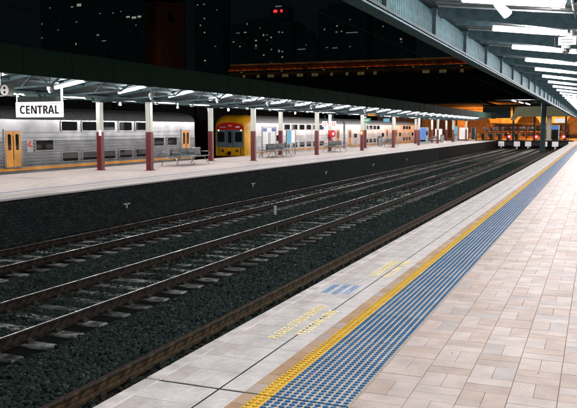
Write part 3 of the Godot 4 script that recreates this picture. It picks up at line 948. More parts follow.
func build_furniture() -> void:
	var t := framed_board("timetable_board", "framed timetable board with blue headers behind a steel bench", "board", Vector3(-19.15, 0, -44.2), PI / 2, 2.05, 0.42, 1.86)
	var p := mb()
	bx(p, Vector3(0, 1.14, 0), Vector3(2.05, 1.39, 0.03))
	part("panel", p, M.sign_white, t)
	for s in [-1, 1]:
		var h := mb()
		bx(h, Vector3(s * 0.68, 1.68, 0.02), Vector3(0.58, 0.22, 0.012))
		part("blue_header", h, M.sign_blue, t)
		for k in 7:
			var r := mb()
			bx(r, Vector3(s * 0.68, 1.48 - k * 0.12, 0.018), Vector3(0.5, 0.03, 0.006))
			part("printed_row", r, M.poster_grey, t)
	var mp := mb()
	bx(mp, Vector3(0.02, 1.06, 0.02), Vector3(0.42, 0.95, 0.012))
	part("route_map", mp, M.poster_grey, t)
	var k2 := framed_board("display_stand", "narrow display stand with a glowing cyan screen and pale notice", "stand", Vector3(-19.3, 0, -48.3), PI / 2, 1.5, 0.75, 1.68)
	var a := mb()
	bx(a, Vector3(-0.36, 1.22, 0.0), Vector3(0.68, 0.86, 0.05))
	part("screen", a, M.screen_cyan, k2)
	var b := mb()
	bx(b, Vector3(0.38, 1.22, 0.0), Vector3(0.66, 0.86, 0.04))
	part("notice", b, M.sign_white, k2)
	for z in [-0.5, 0.5]:
		var q := mb()
		bx(q, Vector3(z * 0.7, 0.38, 0), Vector3(0.04, 0.72, 0.04))
		part("strut", q, M.frame_grey, k2)
	# red hose reel and round red signs on a column
	var hr := thing("hose_reel", "round red fire hose reel on a maroon column", "hose reel", "", Vector3(-19.5, 1.25, -57.14), PI * 0.35)
	var c := mb()
	cyl(c, Vector3(0, 0.1, 0.14), Vector3(0, 0.1, 0.34), 0.29, 0.29, 20)
	part("drum", c, M.sign_red, hr)
	var c2 := mb()
	cyl(c2, Vector3(0, 0.1, 0.34), Vector3(0, 0.1, 0.36), 0.12, 0.12, 16)
	part("hub", c2, M.sign_white, hr)
	var c3 := mb()
	bx(c3, Vector3(0, -0.5, 0.15), Vector3(0.3, 0.35, 0.06))
	part("notice", c3, M.sign_red, hr)
	for s in [-1, 1]:
		var rs := thing("prohibition_sign", "square white sign with a red ring, hung high beside the hose reel column", "sign", "red ring signs by the hose reel", Vector3(-19.5 + s * 0.36, 2.12, -56.9))
		var b1 := mb()
		bx(b1, Vector3.ZERO, Vector3(0.42, 0.42, 0.02))
		part("plate", b1, M.sign_white, rs)
		var b2 := mb()
		var o := round_rect(0.3, 0.3, 0.149, 6)
		var i := round_rect(0.18, 0.18, 0.089, 6)
		ring(b2, o, i, 0.0, 0.012)
		part("red_ring", b2, M.sign_red, rs, Vector3(0, 0, 0.01))
		var b3 := mb()
		bx(b3, Vector3(0, 0.42, 0), Vector3(0.03, 0.5, 0.03))
		part("hanger", b3, M.steel_green, rs)
	# overhead signs
	var ex := thing("exit_sign", "green hanging exit sign with white letters under the canopy", "sign", "", Vector3(-17.35, 2.42, -60.0))
	var e1 := mb()
	bx(e1, Vector3.ZERO, Vector3(0.62, 0.36, 0.05))
	part("board", e1, M.sign_green, ex)
	lettering("letters", "EXIT", 0.42, 0.16, M.sign_white, ex, Transform3D(Basis.IDENTITY, Vector3(0, 0, 0.028)), true, 0.004)
	var e2 := mb()
	bx(e2, Vector3(0, 0.38, 0), Vector3(0.04, 0.4, 0.04))
	part("hanger", e2, M.steel_green, ex)
	var od := thing("departure_display", "small orange lit departure display hanging over the exit sign", "display", "", Vector3(-17.1, 2.88, -60.6))
	var o1 := mb()
	bx(o1, Vector3.ZERO, Vector3(0.75, 0.26, 0.1))
	part("case", o1, M.sign_black, od)
	for k in 2:
		var o2 := mb()
		bx(o2, Vector3(0, 0.055 - k * 0.11, 0.053), Vector3(0.66, 0.07, 0.008))
		part("text_row", o2, M.screen_orange, od)
	var o3 := mb()
	bx(o3, Vector3(0, 0.24, 0), Vector3(0.05, 0.24, 0.05))
	part("hanger", o3, M.steel_green, od)
	var ls := thing("hanging_sign", "small pale blue hanging sign under the island canopy", "sign", "", Vector3(-17.4, 2.5, -66.5))
	var l1 := mb()
	bx(l1, Vector3.ZERO, Vector3(0.55, 0.3, 0.05))
	part("board", l1, M.screen_cyan, ls)
	var l2 := mb()
	bx(l2, Vector3(0, 0.33, 0), Vector3(0.04, 0.36, 0.04))
	part("hanger", l2, M.steel_green, ls)
	var ob := thing("warning_plate", "orange oval warning plate fixed to a maroon column", "sign", "", Vector3(-17.42, 1.42, -58.86))
	var ob1 := mb()
	extrude(ob1, round_rect(0.2, 0.36, 0.09, 5), 0.0, 0.02)
	part("plate", ob1, M.sign_orange, ob)
	var ob2 := mb()
	extrude(ob2, round_rect(0.1, 0.14, 0.04, 4), 0.02, 0.026)
	part("symbol", ob2, M.sign_white, ob)
	# little white notice on the first far column
	var wn := thing("column_notice", "small white notice fixed to the first maroon column beside the station sign", "notice", "", Vector3(-19.40, 1.6, -26.87))
	var wn1 := mb()
	bx(wn1, Vector3(0.0, -0.02, 0), Vector3(0.12, 0.24, 0.02))
	part("plate", wn1, M.sign_white, wn)
	# vending machines, bins and boards further along
	var vm := thing("vending_machine", "tall blue drink vending machine on the island platform", "vending machine", "", Vector3(-19.1, 0, -90.5), 0.2)
	var v1 := mb()
	bx(v1, Vector3(0, 0.95, 0), Vector3(1.1, 1.9, 0.8))
	part("cabinet", v1, M.frame_grey, vm)
	var v2 := mb()
	bx(v2, Vector3(-0.12, 1.15, 0.405), Vector3(0.72, 1.3, 0.02))
	part("window", v2, M.screen_blue, vm)
	for r in 4:
		var v3 := mb()
		bx(v3, Vector3(-0.12, 0.72 + r * 0.3, 0.418), Vector3(0.68, 0.03, 0.012))
		part("shelf", v3, M.frame_grey, vm)
	var v4 := mb()
	bx(v4, Vector3(0.38, 1.2, 0.405), Vector3(0.18, 0.5, 0.02))
	part("keypad", v4, M.sign_black, vm)
	var v5 := mb()
	bx(v5, Vector3(-0.12, 0.32, 0.405), Vector3(0.7, 0.2, 0.02))
	part("flap", v5, M.sign_black, vm)
	for a2 in [[-20.0, -74.0, "grey litter bin beside the bench past the exit sign"], [-18.3, -98.0, "grey litter bin beyond the blue vending machine"], [-17.9, -106.0, "grey litter bin standing before the concourse gates"]]:
		var bn := thing("litter_bin", a2[2], "bin", "litter bins on the island platform", Vector3(a2[0], 0, a2[1]))
		var n1 := mb()
		cyl(n1, Vector3(0, 0.02, 0), Vector3(0, 0.85, 0), 0.24, 0.26, 16)
		part("drum", n1, M.frame_grey, bn)
		var n2 := mb()
		cyl(n2, Vector3(0, 0.85, 0), Vector3(0, 1.0, 0), 0.28, 0.16, 16)
		part("hood", n2, M.bench_dark, bn)
	for a3 in [[-19.0, -112.0, 0.45, 2.1, "screen_cyan", "tall cyan banner panel near the end of the island platform"], [-17.9, -112.5, 1.25, 1.9, "sign_white", "white framed board near the end of the island platform"], [-16.6, -113.0, 0.5, 1.9, "dark_paint", "dark upright cabinet at the end of the island platform"], [-19.9, -104.0, 0.9, 1.7, "sign_white", "white ticket cabinet between the last maroon columns"]]:
		var bd := thing("upright_panel", a3[5], "panel", "", Vector3(a3[0], 0, a3[1]))
		var w1 := mb()
		bx(w1, Vector3(0, a3[3] * 0.5 + 0.1, 0.03), Vector3(a3[2], a3[3] - 0.2, 0.06))
		part("face", w1, M[a3[4]], bd)
		var w2 := mb()
		bx(w2, Vector3(0, a3[3] * 0.5, -0.05), Vector3(a3[2] + 0.1, a3[3], 0.1))
		part("frame", w2, M.maroon if a3[4] == "sign_white" else M.frame_grey, bd)

# ---------------------------------------------------------------- trains
func side_outline(ribs: bool) -> PackedVector2Array:
	# platform side of a carriage from sill to cant rail, x is the outward direction
	var p := PackedVector2Array([Vector2(-0.03, -0.42), Vector2(-0.03, -0.24), Vector2(0.0, -0.23), Vector2(0.0, -0.03)])
	var y := 0.0
	while ribs and y < 1.14:
		p.append_array([Vector2(0.0, y), Vector2(0.032, y + 0.036), Vector2(0.032, y + 0.074), Vector2(0.0, y + 0.110)])
		y += 0.150
	p.append_array([Vector2(0.0, 1.30), Vector2(0.008, 1.31), Vector2(0.008, 1.335), Vector2(0.0, 1.345), Vector2(0.0, 1.545), Vector2(0.008, 1.555), Vector2(0.008, 1.58), Vector2(0.0, 1.59), Vector2(0.0, 2.19), Vector2(-0.012, 2.22)])
	return p

func body_outline() -> PackedVector2Array:
	var s := side_outline(true)
	var out := PackedVector2Array()
	for k in s.size(): out.append(Vector2(-3.0 - s[k].x, s[k].y))
	for k in range(s.size() - 1, -1, -1): out.append(s[k])
	return out

func roof_outline() -> PackedVector2Array:
	var r := PackedVector2Array([Vector2(-0.012, 2.22)])
	for k in range(1, 7):
		var a := PI / 2 * k / 6.0
		r.append(Vector2(-0.012 - 0.62 * (1.0 - cos(a)), 2.22 + 0.5 * sin(a)))
	for k in range(1, 9):
		var t := k / 8.0
		var x := -0.632 - t * 0.868
		var y := 2.72 + 0.1 * sin(t * PI / 2)
		r.append(Vector2(x + 0.03, y + 0.015))
		r.append(Vector2(x + 0.015, y + 0.015))
		r.append(Vector2(x, y))
	var out := PackedVector2Array()
	for k in r.size(): out.append(Vector2(-3.0 - r[k].x, r[k].y))
	for k in range(r.size() - 2, -1, -1): out.append(r[k])
	return out

var win_cache := {}
func window_unit(parent: Node, z: float, y: float, w: float, h: float, frame: Material) -> void:
	var key := "%.2f %.2f" % [w, h]
	if not win_cache.has(key):
		var f := mb()
		ring(f, round_rect(w + 0.11, h + 0.10, 0.10), round_rect(w, h, 0.07), -0.02, 0.046)
		var g := mb()
		extrude(g, round_rect(w + 0.01, h + 0.01, 0.07), 0.0, 0.036)
		win_cache[key] = [f.commit(), g.commit()]
	var o := put("window", win_cache[key][0], frame, parent, Vector3(0, y, z))
	o.rotation.y = PI / 2
	put("pane", win_cache[key][1], M.glass_dark, o)

func door_pair(parent: Node, z: float, frame: Material) -> void:
	var d := mb()
	for s in [-1, 1]: bx(d, Vector3(s * 0.55, 0.82, 0.012), Vector3(0.08, 1.72, 0.05))
	bx(d, Vector3(0, 1.70, 0.012), Vector3(1.18, 0.08, 0.05))
	var o := part("door", d, frame, parent, Vector3(0, 0, z))
	o.rotation.y = PI / 2
	for s in [-1, 1]:
		var l := mb()
		bx(l, Vector3(s * 0.255, 0.815, 0.020), Vector3(0.475, 1.66, 0.044))
		part("door_leaf", l, M.train_orange, o)
		var g := mb()
		extrude(g, round_rect(0.20, 0.74, 0.05), 0.0, 0.008)
		part("pane", g, M.glass_dark, o, Vector3(s * 0.255, 1.13, 0.040))
	var r := mb()
	cyl(r, Vector3(0, 0.3, 0.05), Vector3(0, 1.4, 0.05), 0.014, 0.014, 6)
	part("grab_rail", r, M.rubber, o)
	var st := mb()
	bx(st, Vector3(0, -0.045, 0.05), Vector3(1.1, 0.04, 0.12))
	part("step", st, M.bench_steel, o)

func bogie(parent: Node, z: float) -> void:
	var b := mb()
	for x in [-0.35, -2.65]: bx(b, Vector3(x, -0.62, 0), Vector3(0.14, 0.22, 2.6))
	bx(b, Vector3(-1.5, -0.6, 0), Vector3(2.2, 0.2, 0.6))
	var o := part("bogie", b, M.underframe, parent, Vector3(0, 0, z))
	for dz in [-1.1, 1.1]:
		for x in [-0.75, -2.25]:
			var w := mb()
			cyl(w, Vector3(x - 0.06, -0.66, dz), Vector3(x + 0.06, -0.66, dz), 0.39, 0.39, 20)
			part("wheel", w, M.underframe, o)

func carriage(label: String, z: float, length: float, doors: Array, decks: Array, mids: Array, skin: Material, roof: Material, cab := false, emblem := 0.0) -> Node3D:
	var c := thing("train_carriage", label, "carriage", "silver double-deck carriages", Vector3(-25.2, 0, z))
	var z0 := -1.15 if cab else 0.0
	var b := mb()
	extrude(b, body_outline(), z0, -length)
	part("body_shell", b, skin, c)
	var r := mb()
	extrude(r, roof_outline(), z0, -length)
	part("roof", r, roof, c)
	var s := mb()
	span(s, Vector3(0.004, -0.215, z0), Vector3(0.018, -0.075, -length))
	part("orange_stripe", s, M.train_orange, c)
	var u := mb()
	span(u, Vector3(-2.85, -0.85, z0 - 0.5), Vector3(-0.15, -0.43, -length + 0.5))
	part("underframe", u, M.underframe, c)
	bogie(c, z0 - 3.0)
	bogie(c, -length + 3.0)
	for d in doors: door_pair(c, d - z, skin)
	for w in decks:
		window_unit(c, w - z, 1.89, 1.26, 0.46, skin)
		window_unit(c, w - z, 0.32, 1.26, 0.44, skin)
	for w in mids: window_unit(c, w[0] - z, 0.95, w[1], 0.48, skin)
	var g := mb()
	bx(g, Vector3(-1.5, 0.95, -length - 0.3), Vector3(1.6, 2.3, 0.6))
	part("gangway", g, M.rubber, c)
	if emblem != 0.0:
		var e := mb()
		extrude(e, round_rect(0.42, 0.62, 0.03, 2), 0.0, 0.036)
		var eo := part("emblem_plate", e, skin, c, Vector3(0, 0.92, emblem - z))
		eo.rotation.y = PI / 2
		var m := mb()
		extrude(m, PackedVector2Array([Vector2(-0.16, 0.02), Vector2(-0.05, 0.24), Vector2(0.06, 0.26), Vector2(0.14, 0.16), Vector2(0.04, 0.17), Vector2(-0.02, 0.08), Vector2(0.16, 0.02), Vector2(0.13, -0.06), Vector2(-0.04, -0.02)]), 0.036, 0.044)
		part("red_emblem", m, M.train_red, eo)
		for k in 2:
			var tx := mb()
			bx(tx, Vector3(0.0, -0.14 - k * 0.08, 0.038), Vector3(0.28, 0.03, 0.006))
			part("print_line", tx, M.poster_grey, eo)
	return c

func cab_ring(w: float, y0: float, y1: float, r: float) -> PackedVector2Array:
	# outline of the nose, clockwise from lower corner of the far side
	var out := PackedVector2Array()
	var h := w * 0.5
	out.append(Vector2(-h + 0.05, y0))
	out.append(Vector2(-h, y0 + 0.08))
	for k in 9:
		var a := PI - PI / 2 * k / 8.0
		out.append(Vector2(-h + r + cos(a) * r, y1 - r * 0.8 + sin(a) * r * 0.8))
	for k in 9:
		var a := PI / 2 - PI / 2 * k / 8.0
		out.append(Vector2(h - r + cos(a) * r, y1 - r * 0.8 + sin(a) * r * 0.8))
	out.append(Vector2(h, y0 + 0.08))
	out.append(Vector2(h - 0.05, y0))
	return out

func cab(c: Node3D) -> void:
	var st := mb()
	var steps := [[0.0, 2.50, -0.36, 2.44, 0.85], [-0.10, 2.68, -0.42, 2.56, 0.85], [-0.28, 2.86, -0.45, 2.70, 0.85], [-0.6, 2.97, -0.45, 2.80, 0.8], [-1.16, 3.02, -0.45, 2.85, 0.72]]
	for k in steps.size() - 1:
		var a := cab_ring(steps[k][1], steps[k][2], steps[k][3], steps[k][4])
		var b := cab_ring(steps[k + 1][1], steps[k + 1][2], steps[k + 1][3], steps[k + 1][4])
		for i in a.size():
			var j := (i + 1) % a.size()
			quad(st, Vector3(a[i].x, a[i].y, steps[k][0]), Vector3(b[i].x, b[i].y, steps[k + 1][0]), Vector3(b[j].x, b[j].y, steps[k + 1][0]), Vector3(a[j].x, a[j].y, steps[k][0]))
	var f := cab_ring(2.50, -0.36, 2.44, 0.85)
	for k in range(1, f.size() - 1):
		tri(st, Vector3(f[0].x, f[0].y, 0), Vector3(f[k].x, f[k].y, 0), Vector3(f[k + 1].x, f[k + 1].y, 0))
	var n := part("cab_nose", st, M.train_yellow, c, Vector3(-1.5, 0, 0))
	# red band with an arched top
	var rb := PackedVector2Array([Vector2(-1.17, 1.66)])
	for k in 13:
		var x := -1.17 + 2.34 * k / 12.0
		rb.append(Vector2(x, 1.80 + 0.44 * sqrt(maxf(0.0, 1.0 - pow(x / 1.22, 2)))))
	rb.append(Vector2(1.17, 1.66))
	var r := mb()
	extrude(r, rb, 0.0, 0.014)
	var ro := part("red_band", r, M.train_red, n)
	for k in 3:
		var w := mb()
		bx(w, Vector3([-0.62, 0.02, 0.68][k], [1.86, 1.98, 1.88][k], 0.02), Vector3([0.55, 0.3, 0.34][k], [0.07, 0.12, 0.1][k], 0.012))
		part(["print_line", "route_box", "white_emblem"][k], w, M.sign_white if k == 2 else M.poster_grey, ro)
	var mk := mb()
	extrude(mk, round_rect(2.34, 1.38, 0.22, 5), 0.0, 0.02)
	var mo := part("windscreen_surround", mk, M.train_mask, n, Vector3(0, 0.98, 0))
	for a in [[-0.76, 0.12, 0.60, 0.78], [0.76, 0.12, 0.60, 0.78], [0.0, 0.10, 0.30, 0.92]]:
		var g := mb()
		extrude(g, round_rect(a[2], a[3], 0.07, 4), 0.02, 0.03)
		part("windscreen", g, M.glass_dark, mo, Vector3(a[0], a[1], 0))
	for s in [-1, 1]:
		var d := mb()
		bx(d, Vector3(s * 0.25, -0.02, 0.024), Vector3(0.03, 1.25, 0.02))
		part("door_edge", d, M.rubber, mo)
		var l := mb()
		cyl(l, Vector3(s * 0.98, 1.62, 0.0), Vector3(s * 0.98, 1.62, 0.04), 0.07, 0.07, 12)
		part("marker_light", l, M.globe_light, n)
		var h := mb()
		cyl(h, Vector3(s * 0.62, 0.02, 0.0), Vector3(s * 0.62, 0.02, 0.04), 0.12, 0.12, 14)
		part("headlight", h, M.bench_steel, n)
		var v := mb()
		bx(v, Vector3(s * 0.95, -0.02, 0.01), Vector3(0.03, 0.6, 0.04))
		part("jumper_cable", v, M.rubber, n)
	var cp := mb()
	bx(cp, Vector3(0, -0.16, 0.12), Vector3(0.2, 0.26, 0.3))
	part("coupler", cp, M.underframe, n)

func build_trains() -> void:
	# first train: the carriage beside the station sign
	carriage("ribbed silver carriage with orange doors and a red emblem behind the station sign", -25.9, 19.6, [-28.13, -44.25], [-32.25, -33.93, -35.61, -37.29, -38.97], [[-30.31, 1.28], [-40.9, 1.15], [-42.5, 1.15]], M.stainless, M.train_roof, false, -29.25)
	carriage("ribbed silver carriage coupled to the near end of the emblem carriage", -5.6, 19.6, [-7.8, -23.95], [-11.9, -13.6, -15.3, -17.0, -18.7], [[-9.9, 1.28], [-21.4, 1.28]], M.stainless, M.train_roof)
	var c := carriage("pale silver carriage with a yellow cab, red band and three windscreens", -53.9, 24.3, [-57.6, -76.3], [-62.1, -63.95, -65.75, -67.55, -69.35, -71.15], [[-59.6, 1.1], [-73.6, 1.25]], M.stainless_pale, M.train_roof_pale, true)
	cab(c)
	carriage("pale silver carriage coupled behind the yellow cab carriage", -78.9, 20.2, [-80.5, -96.6], [-85.5, -87.2, -88.9, -90.6, -92.3], [[-82.6, 1.2], [-94.5, 1.2]], M.stainless_pale, M.train_roof_pale)
	carriage("last pale silver carriage, standing nearest the concourse", -99.8, 15.8, [-101.4, -113.4], [-106.0, -107.7, -109.4], [[-103.6, 1.2], [-111.4, 1.2]], M.stainless_pale, M.train_roof_pale)

# ---------------------------------------------------------------- canopy over the camera's platform
func build_near_canopy() -> void:
	var C := thing("platform_canopy", "teal steel canopy with ribbed fascia panels over the paved platform", "canopy")
	var z0 := 3.0
	var z1 := -117.0
	var first := 0.0
	var step := 3.1
	var n := 38
	# fascia: ribbed panels between posts, channel lip along the bottom
	var rib := PackedVector2Array()
	var w := 0.0
	while w < step - 0.14:
		rib.append_array([Vector2(w, 0.0), Vector2(w + 0.05, 0.0), Vector2(w + 0.062, -0.014), Vector2(w + 0.088, -0.014)])
		w += 0.1
	rib.append(Vector2(step - 0.12, 0.0))
	var pm := mb()
	for k in rib.size() - 1:
		var a := rib[k]
		var b := rib[k + 1]
		quad(pm, Vector3(a.y, 0.0, -a.x), Vector3(a.y, 0.40, -a.x), Vector3(b.y, 0.40, -b.x), Vector3(b.y, 0.0, -b.x))
	bx(pm, Vector3(-0.03, 0.2, -(step - 0.12) * 0.5), Vector3(0.02, 0.39, step - 0.13))
	var panel := pm.commit()
	var pst := mb()
	bx(pst, Vector3(0.0, 0.22, 0), Vector3(0.10, 0.44, 0.12))
	var post := pst.commit()
	for k in n:
		var z := first - step * k - 0.05
		put("post", post, M.beam_teal, C, Vector3(-2.5, 3.24, z))
		put("fascia_panel", panel, M.fascia_teal, C, Vector3(-2.505, 3.245, z - 0.06))
	var lip := mb()
	span(lip, Vector3(-2.60, 3.14, z1), Vector3(-2.40, 3.165, z0))
	span(lip, Vector3(-2.60, 3.165, z1), Vector3(-2.575, 3.21, z0))
	part("lip_channel", lip, M.fascia_teal, C)
	var lip2 := mb()
	span(lip2, Vector3(-2.56, 3.2, z1), Vector3(-2.43, 3.24, z0))
	part("lip_angle", lip2, M.beam_teal, C)
	var cap := mb()
	span(cap, Vector3(-2.58, 3.68, z1), Vector3(-2.42, 3.78, z0))
	part("eaves_beam", cap, M.beam_teal, C)
	# roof sheets, shallow valley at x = 1.1; each sheet has ribs across the platform
	for s in [-1, 1]:
		for k in 39:
			var za := z0 - k * step
			var r := mb()
			var m := 10
			for i in m:
				var q0 := za - step * i / m
				var seg := step / m
				for v in [[0.0, 0.0, 0.55, 0.0], [0.55, 0.0, 0.65, 0.03], [0.65, 0.03, 0.9, 0.03], [0.9, 0.03, 1.0, 0.0]]:
					var xa: float = 1.1 + s * 3.6
					var ya := 3.74
					var yb := 3.36
					var A := Vector3(xa, ya + v[1], q0 - v[0] * seg)
					var Bq := Vector3(xa, ya + v[3], q0 - v[2] * seg)
					var Cc := Vector3(1.1, yb + v[3], q0 - v[2] * seg)
					var D := Vector3(1.1, yb + v[1], q0 - v[0] * seg)
					if s < 0: quad(r, A, D, Cc, Bq)
					else: quad(r, A, Bq, Cc, D)
			part("roof_sheet", r, M.roof_sheet, C)
	for k in n:
		var z := first - step * k - 0.05
		for s in [-1, 1]:
			# tapered rafter: deeper towards the valley
			var r := mb()
			var pts := PackedVector2Array([Vector2(1.1 + s * 3.52, 3.70), Vector2(1.1, 3.32), Vector2(1.1, 3.10), Vector2(1.1 + s * 1.6, 3.27), Vector2(1.1 + s * 3.52, 3.56)])
			if s > 0: pts.reverse()
			extrude(r, pts, z - 0.04, z + 0.04)
			part("rafter", r, M.beam_teal, C)
			var fl := mb()
			bar(fl, Vector3(1.1 + s * 1.6, 3.262, z), Vector3(1.1 + s * 3.5, 3.55, z), 0.16, 0.016)
			part("flange", fl, M.beam_teal, C)
		# lighter intermediate beam
		var q := mb()
		bar(q, Vector3(-2.4, 3.66, z - step * 0.5), Vector3(1.05, 3.30, z - step * 0.5), 0.09, 0.09)
		part("purlin_beam", q, M.beam_teal, C)
	var vb := mb()
	span(vb, Vector3(0.98, 3.0, z1), Vector3(1.22, 3.3, z0))
	part("valley_beam", vb, M.beam_teal, C)
	# columns of this canopy along the valley
	var col: Node3D
	for k in 9:
		var z := 2.0 - 12.4 * k
		if col == null:
			col = thing("canopy_column", "teal steel column under the valley of the paved platform's canopy", "column", "teal columns of the paved platform", Vector3(1.1, 0, z))
			var a := mb()
			extrude_up(a, 0.22, 0.0, 3.0, 0.03)
			part("shaft", a, M.beam_teal, col)
			var b := mb()
			bx(b, Vector3(0, 0.012, 0), Vector3(0.34, 0.024, 0.34))
			part("base_plate", b, M.beam_teal, col)
		else: copy(col).position = Vector3(1.1, 0, z)
	# tubes
	for k in 37:
		var z := -0.75 - step * k
		tube_lamp(Vector3(-1.03, 3.345, z), -0.115, "white fluorescent tube under the teal canopy, on the slope towards the track", "tubes over the paved platform", 6.4, 1.15)
		if k % 2 == 0:
			tube_lamp(Vector3(3.2, 3.345, z), 0.115, "white fluorescent tube under the teal canopy, on the slope away from the track", "tubes over the paved platform", 9.0, 1.15)

func build_near_fittings() -> void:
	var sp := thing("horn_speaker", "round white loudspeaker hanging from the teal canopy", "speaker", "", Vector3(-0.45, 3.16, -9.0), 0.05)
	var a := mb()
	cyl(a, Vector3(0, 0, -0.10), Vector3(0, 0, 0.03), 0.075, 0.098, 24)
	part("drum", a, M.sign_white, sp)
	var a2 := mb()
	cyl(a2, Vector3(0, 0, 0.03), Vector3(0, 0, 0.036), 0.088, 0.082, 24)
	part("grille", a2, M.fitting_white, sp)
	var a3 := mb()
	bx(a3, Vector3(0, 0.2, -0.04), Vector3(0.03, 0.3, 0.03))
	part("bracket", a3, M.beam_teal, sp)
	var fl := thing("spot_lamp", "small white spot lamp beside the first visible tube of the teal canopy", "lamp", "", Vector3(-1.12, 3.21, -9.75))
	var b := mb()
	cyl(b, Vector3(-0.07, 0.08, 0), Vector3(0.07, -0.07, 0.03), 0.045, 0.06, 16)
	part("body", b, M.tube_light, fl)
	var b2 := mb()
	cyl(b2, Vector3(0.07, -0.07, 0.03), Vector3(0.074, -0.075, 0.031), 0.055, 0.055, 16)
	part("lens", b2, M.tube_light, fl)
	var b3 := mb()
	bx(b3, Vector3(-0.03, 0.19, 0), Vector3(0.02, 0.22, 0.02))
	part("bracket", b3, M.fitting_white, fl)
	# notice on a drop rod with a camera beneath
	var nt := thing("hanging_notice", "white notice with two lines of print on a drop rod under the teal canopy", "notice", "", Vector3(-0.48, 3.145, -13.0))
	var c := mb()
	bx(c, Vector3.ZERO, Vector3(0.27, 0.13, 0.02))
	part("plate", c, M.sign_white, nt)
	for k in 2:
		var p := mb()
		bx(p, Vector3(-0.005, 0.022 - k * 0.045, 0.0115), Vector3(0.18 - k * 0.02, 0.014, 0.003))
		part("print_line", p, M.poster_grey, nt)
	var c2 := mb()
	bx(c2, Vector3(0.02, 0.21, -0.03), Vector3(0.045, 0.34, 0.045))
	part("drop_rod", c2, M.frame_grey, nt)
	var cm := thing("dome_camera", "clear dome camera hanging below the white notice", "camera", "", Vector3(-0.5, 3.01, -13.05))
	var d := mb()
	ball(d, Vector3(0, -0.01, 0), Vector3(0.06, 0.06, 0.06), 16, 10)
	part("dome", d, M.bench_steel, cm)
	var d2 := mb()
	cyl(d2, Vector3(0, 0.02, 0), Vector3(0, 0.065, 0), 0.068, 0.068, 18)
	part("collar", d2, M.fitting_white, cm)
	var d3 := mb()
	tube(d3, [Vector3(-0.05, 0.05, 0), Vector3(-0.16, 0.05, 0), Vector3(-0.17, 0.2, 0), Vector3(-0.1, 0.24, 0)], 0.006, 6)
	part("cable", d3, M.wire, cm)
	# conduit along the canopy
	var cd := thing("cable_conduit", "thin grey cable conduit running along the underside of the teal canopy", "conduit", "", Vector3(-0.35, 3.42, 0))
	var e := mb()
	cyl(e, Vector3(0, 0, 2), Vector3(0, 0, -112), 0.02, 0.02, 8)
	part("pipe", e, M.frame_grey, cd)

# ---------------------------------------------------------------- overhead wires
func build_wires() -> void:
	var g := "overhead wires above the tracks"
	for a in [[-8.1, 3.56, "contact wire strung over the middle track"], [-4.35, 3.68, "contact wire strung over the track beside the platform"], [-11.93, 3.62, "contact wire strung over the track beside the island"]]:
		var st := mb()
		var p := []
		for k in 13:
			var z := 6.0 - 121.0 * k / 12.0
			p.append(Vector3(a[0], a[1] + 0.02 * cos(k * PI), z))
		tube(st, p, 0.007, 6)
		var t := thing("overhead_wire", a[2], "wire", g)
		part("contact_wire", st, M.wire, t)
		var c := mb()
		var q := []
		for k in 49:
			var z := 6.0 - 121.0 * k / 48.0
			var u := fposmod(k / 12.0, 1.0)
			q.append(Vector3(a[0], a[1] + 1.3 - 3.2 * u * (1.0 - u), z))
		tube(c, q, 0.006, 5)
		part("messenger_wire", c, M.wire, t)

# ---------------------------------------------------------------- end of the line: buffers and concourse
func build_buffers() -> void:
	var words := ["white-plated buffer stop with red lamp ending the track by the paved platform", "white-plated buffer stop with red lamp ending the middle track", "white-plated buffer stop with red lamp ending the track by the island"]
	for i in 3:
		var x: float = TRACKS[i]
		var B := thing("buffer_stop", words[i], "buffer stop", "buffer stops with red lamps", Vector3(x, RAIL_Y, -117.0))
		var b := mb()
		bx(b, Vector3(0, 0.55, -0.3), Vector3(2.2, 0.5, 0.3))
		part("beam", b, M.dark_paint, B)
		for s in [-1, 1]:
			var p := mb()
			bx(p, Vector3(s * 1.12, 0.55, 0.0), Vector3(0.86, 0.72, 0.12))
			part("white_plate", p, M.sign_white, B)
			var l := mb()
			bx(l, Vector3(s * 1.12, -0.03, -0.05), Vector3(0.22, 0.5, 0.2))
			part("leg", l, M.marker_white, B)
		var post := mb()
		bx(post, Vector3(0, 1.05, -0.2), Vector3(0.1, 1.0, 0.1))
		part("lamp_post", post, M.dark_paint, B)
		var h := mb()
		cyl(h, Vector3(0, 1.62, -0.22), Vector3(0, 1.62, -0.02), 0.26, 0.26, 18)
		part("lamp_case", h, M.dark_paint, B)
		var r := mb()
		cyl(r, Vector3(0, 1.62, -0.02), Vector3(0, 1.62, 0.06), 0.26, 0.18, 18)
		var ro := part("red_lamp", r, M.red_lamp, B)
		var k := mb()
		cyl(k, Vector3(0, 1.62, 0.06), Vector3(0, 1.62, 0.075), 0.12, 0.10, 14)
		part("lamp_core", k, M.red_core, ro)
		var o := OmniLight3D.new()
		o.name = "red_lamp_light"
		o.light_color = Color(1.0, 0.08, 0.08)
		o.light_energy = 0.5
		o.light_size = 0.1
		o.omni_range = 12.0
		o.shadow_enabled = true
		o.position = Vector3(0, 1.62, 0.25)
		B.add_child(o)

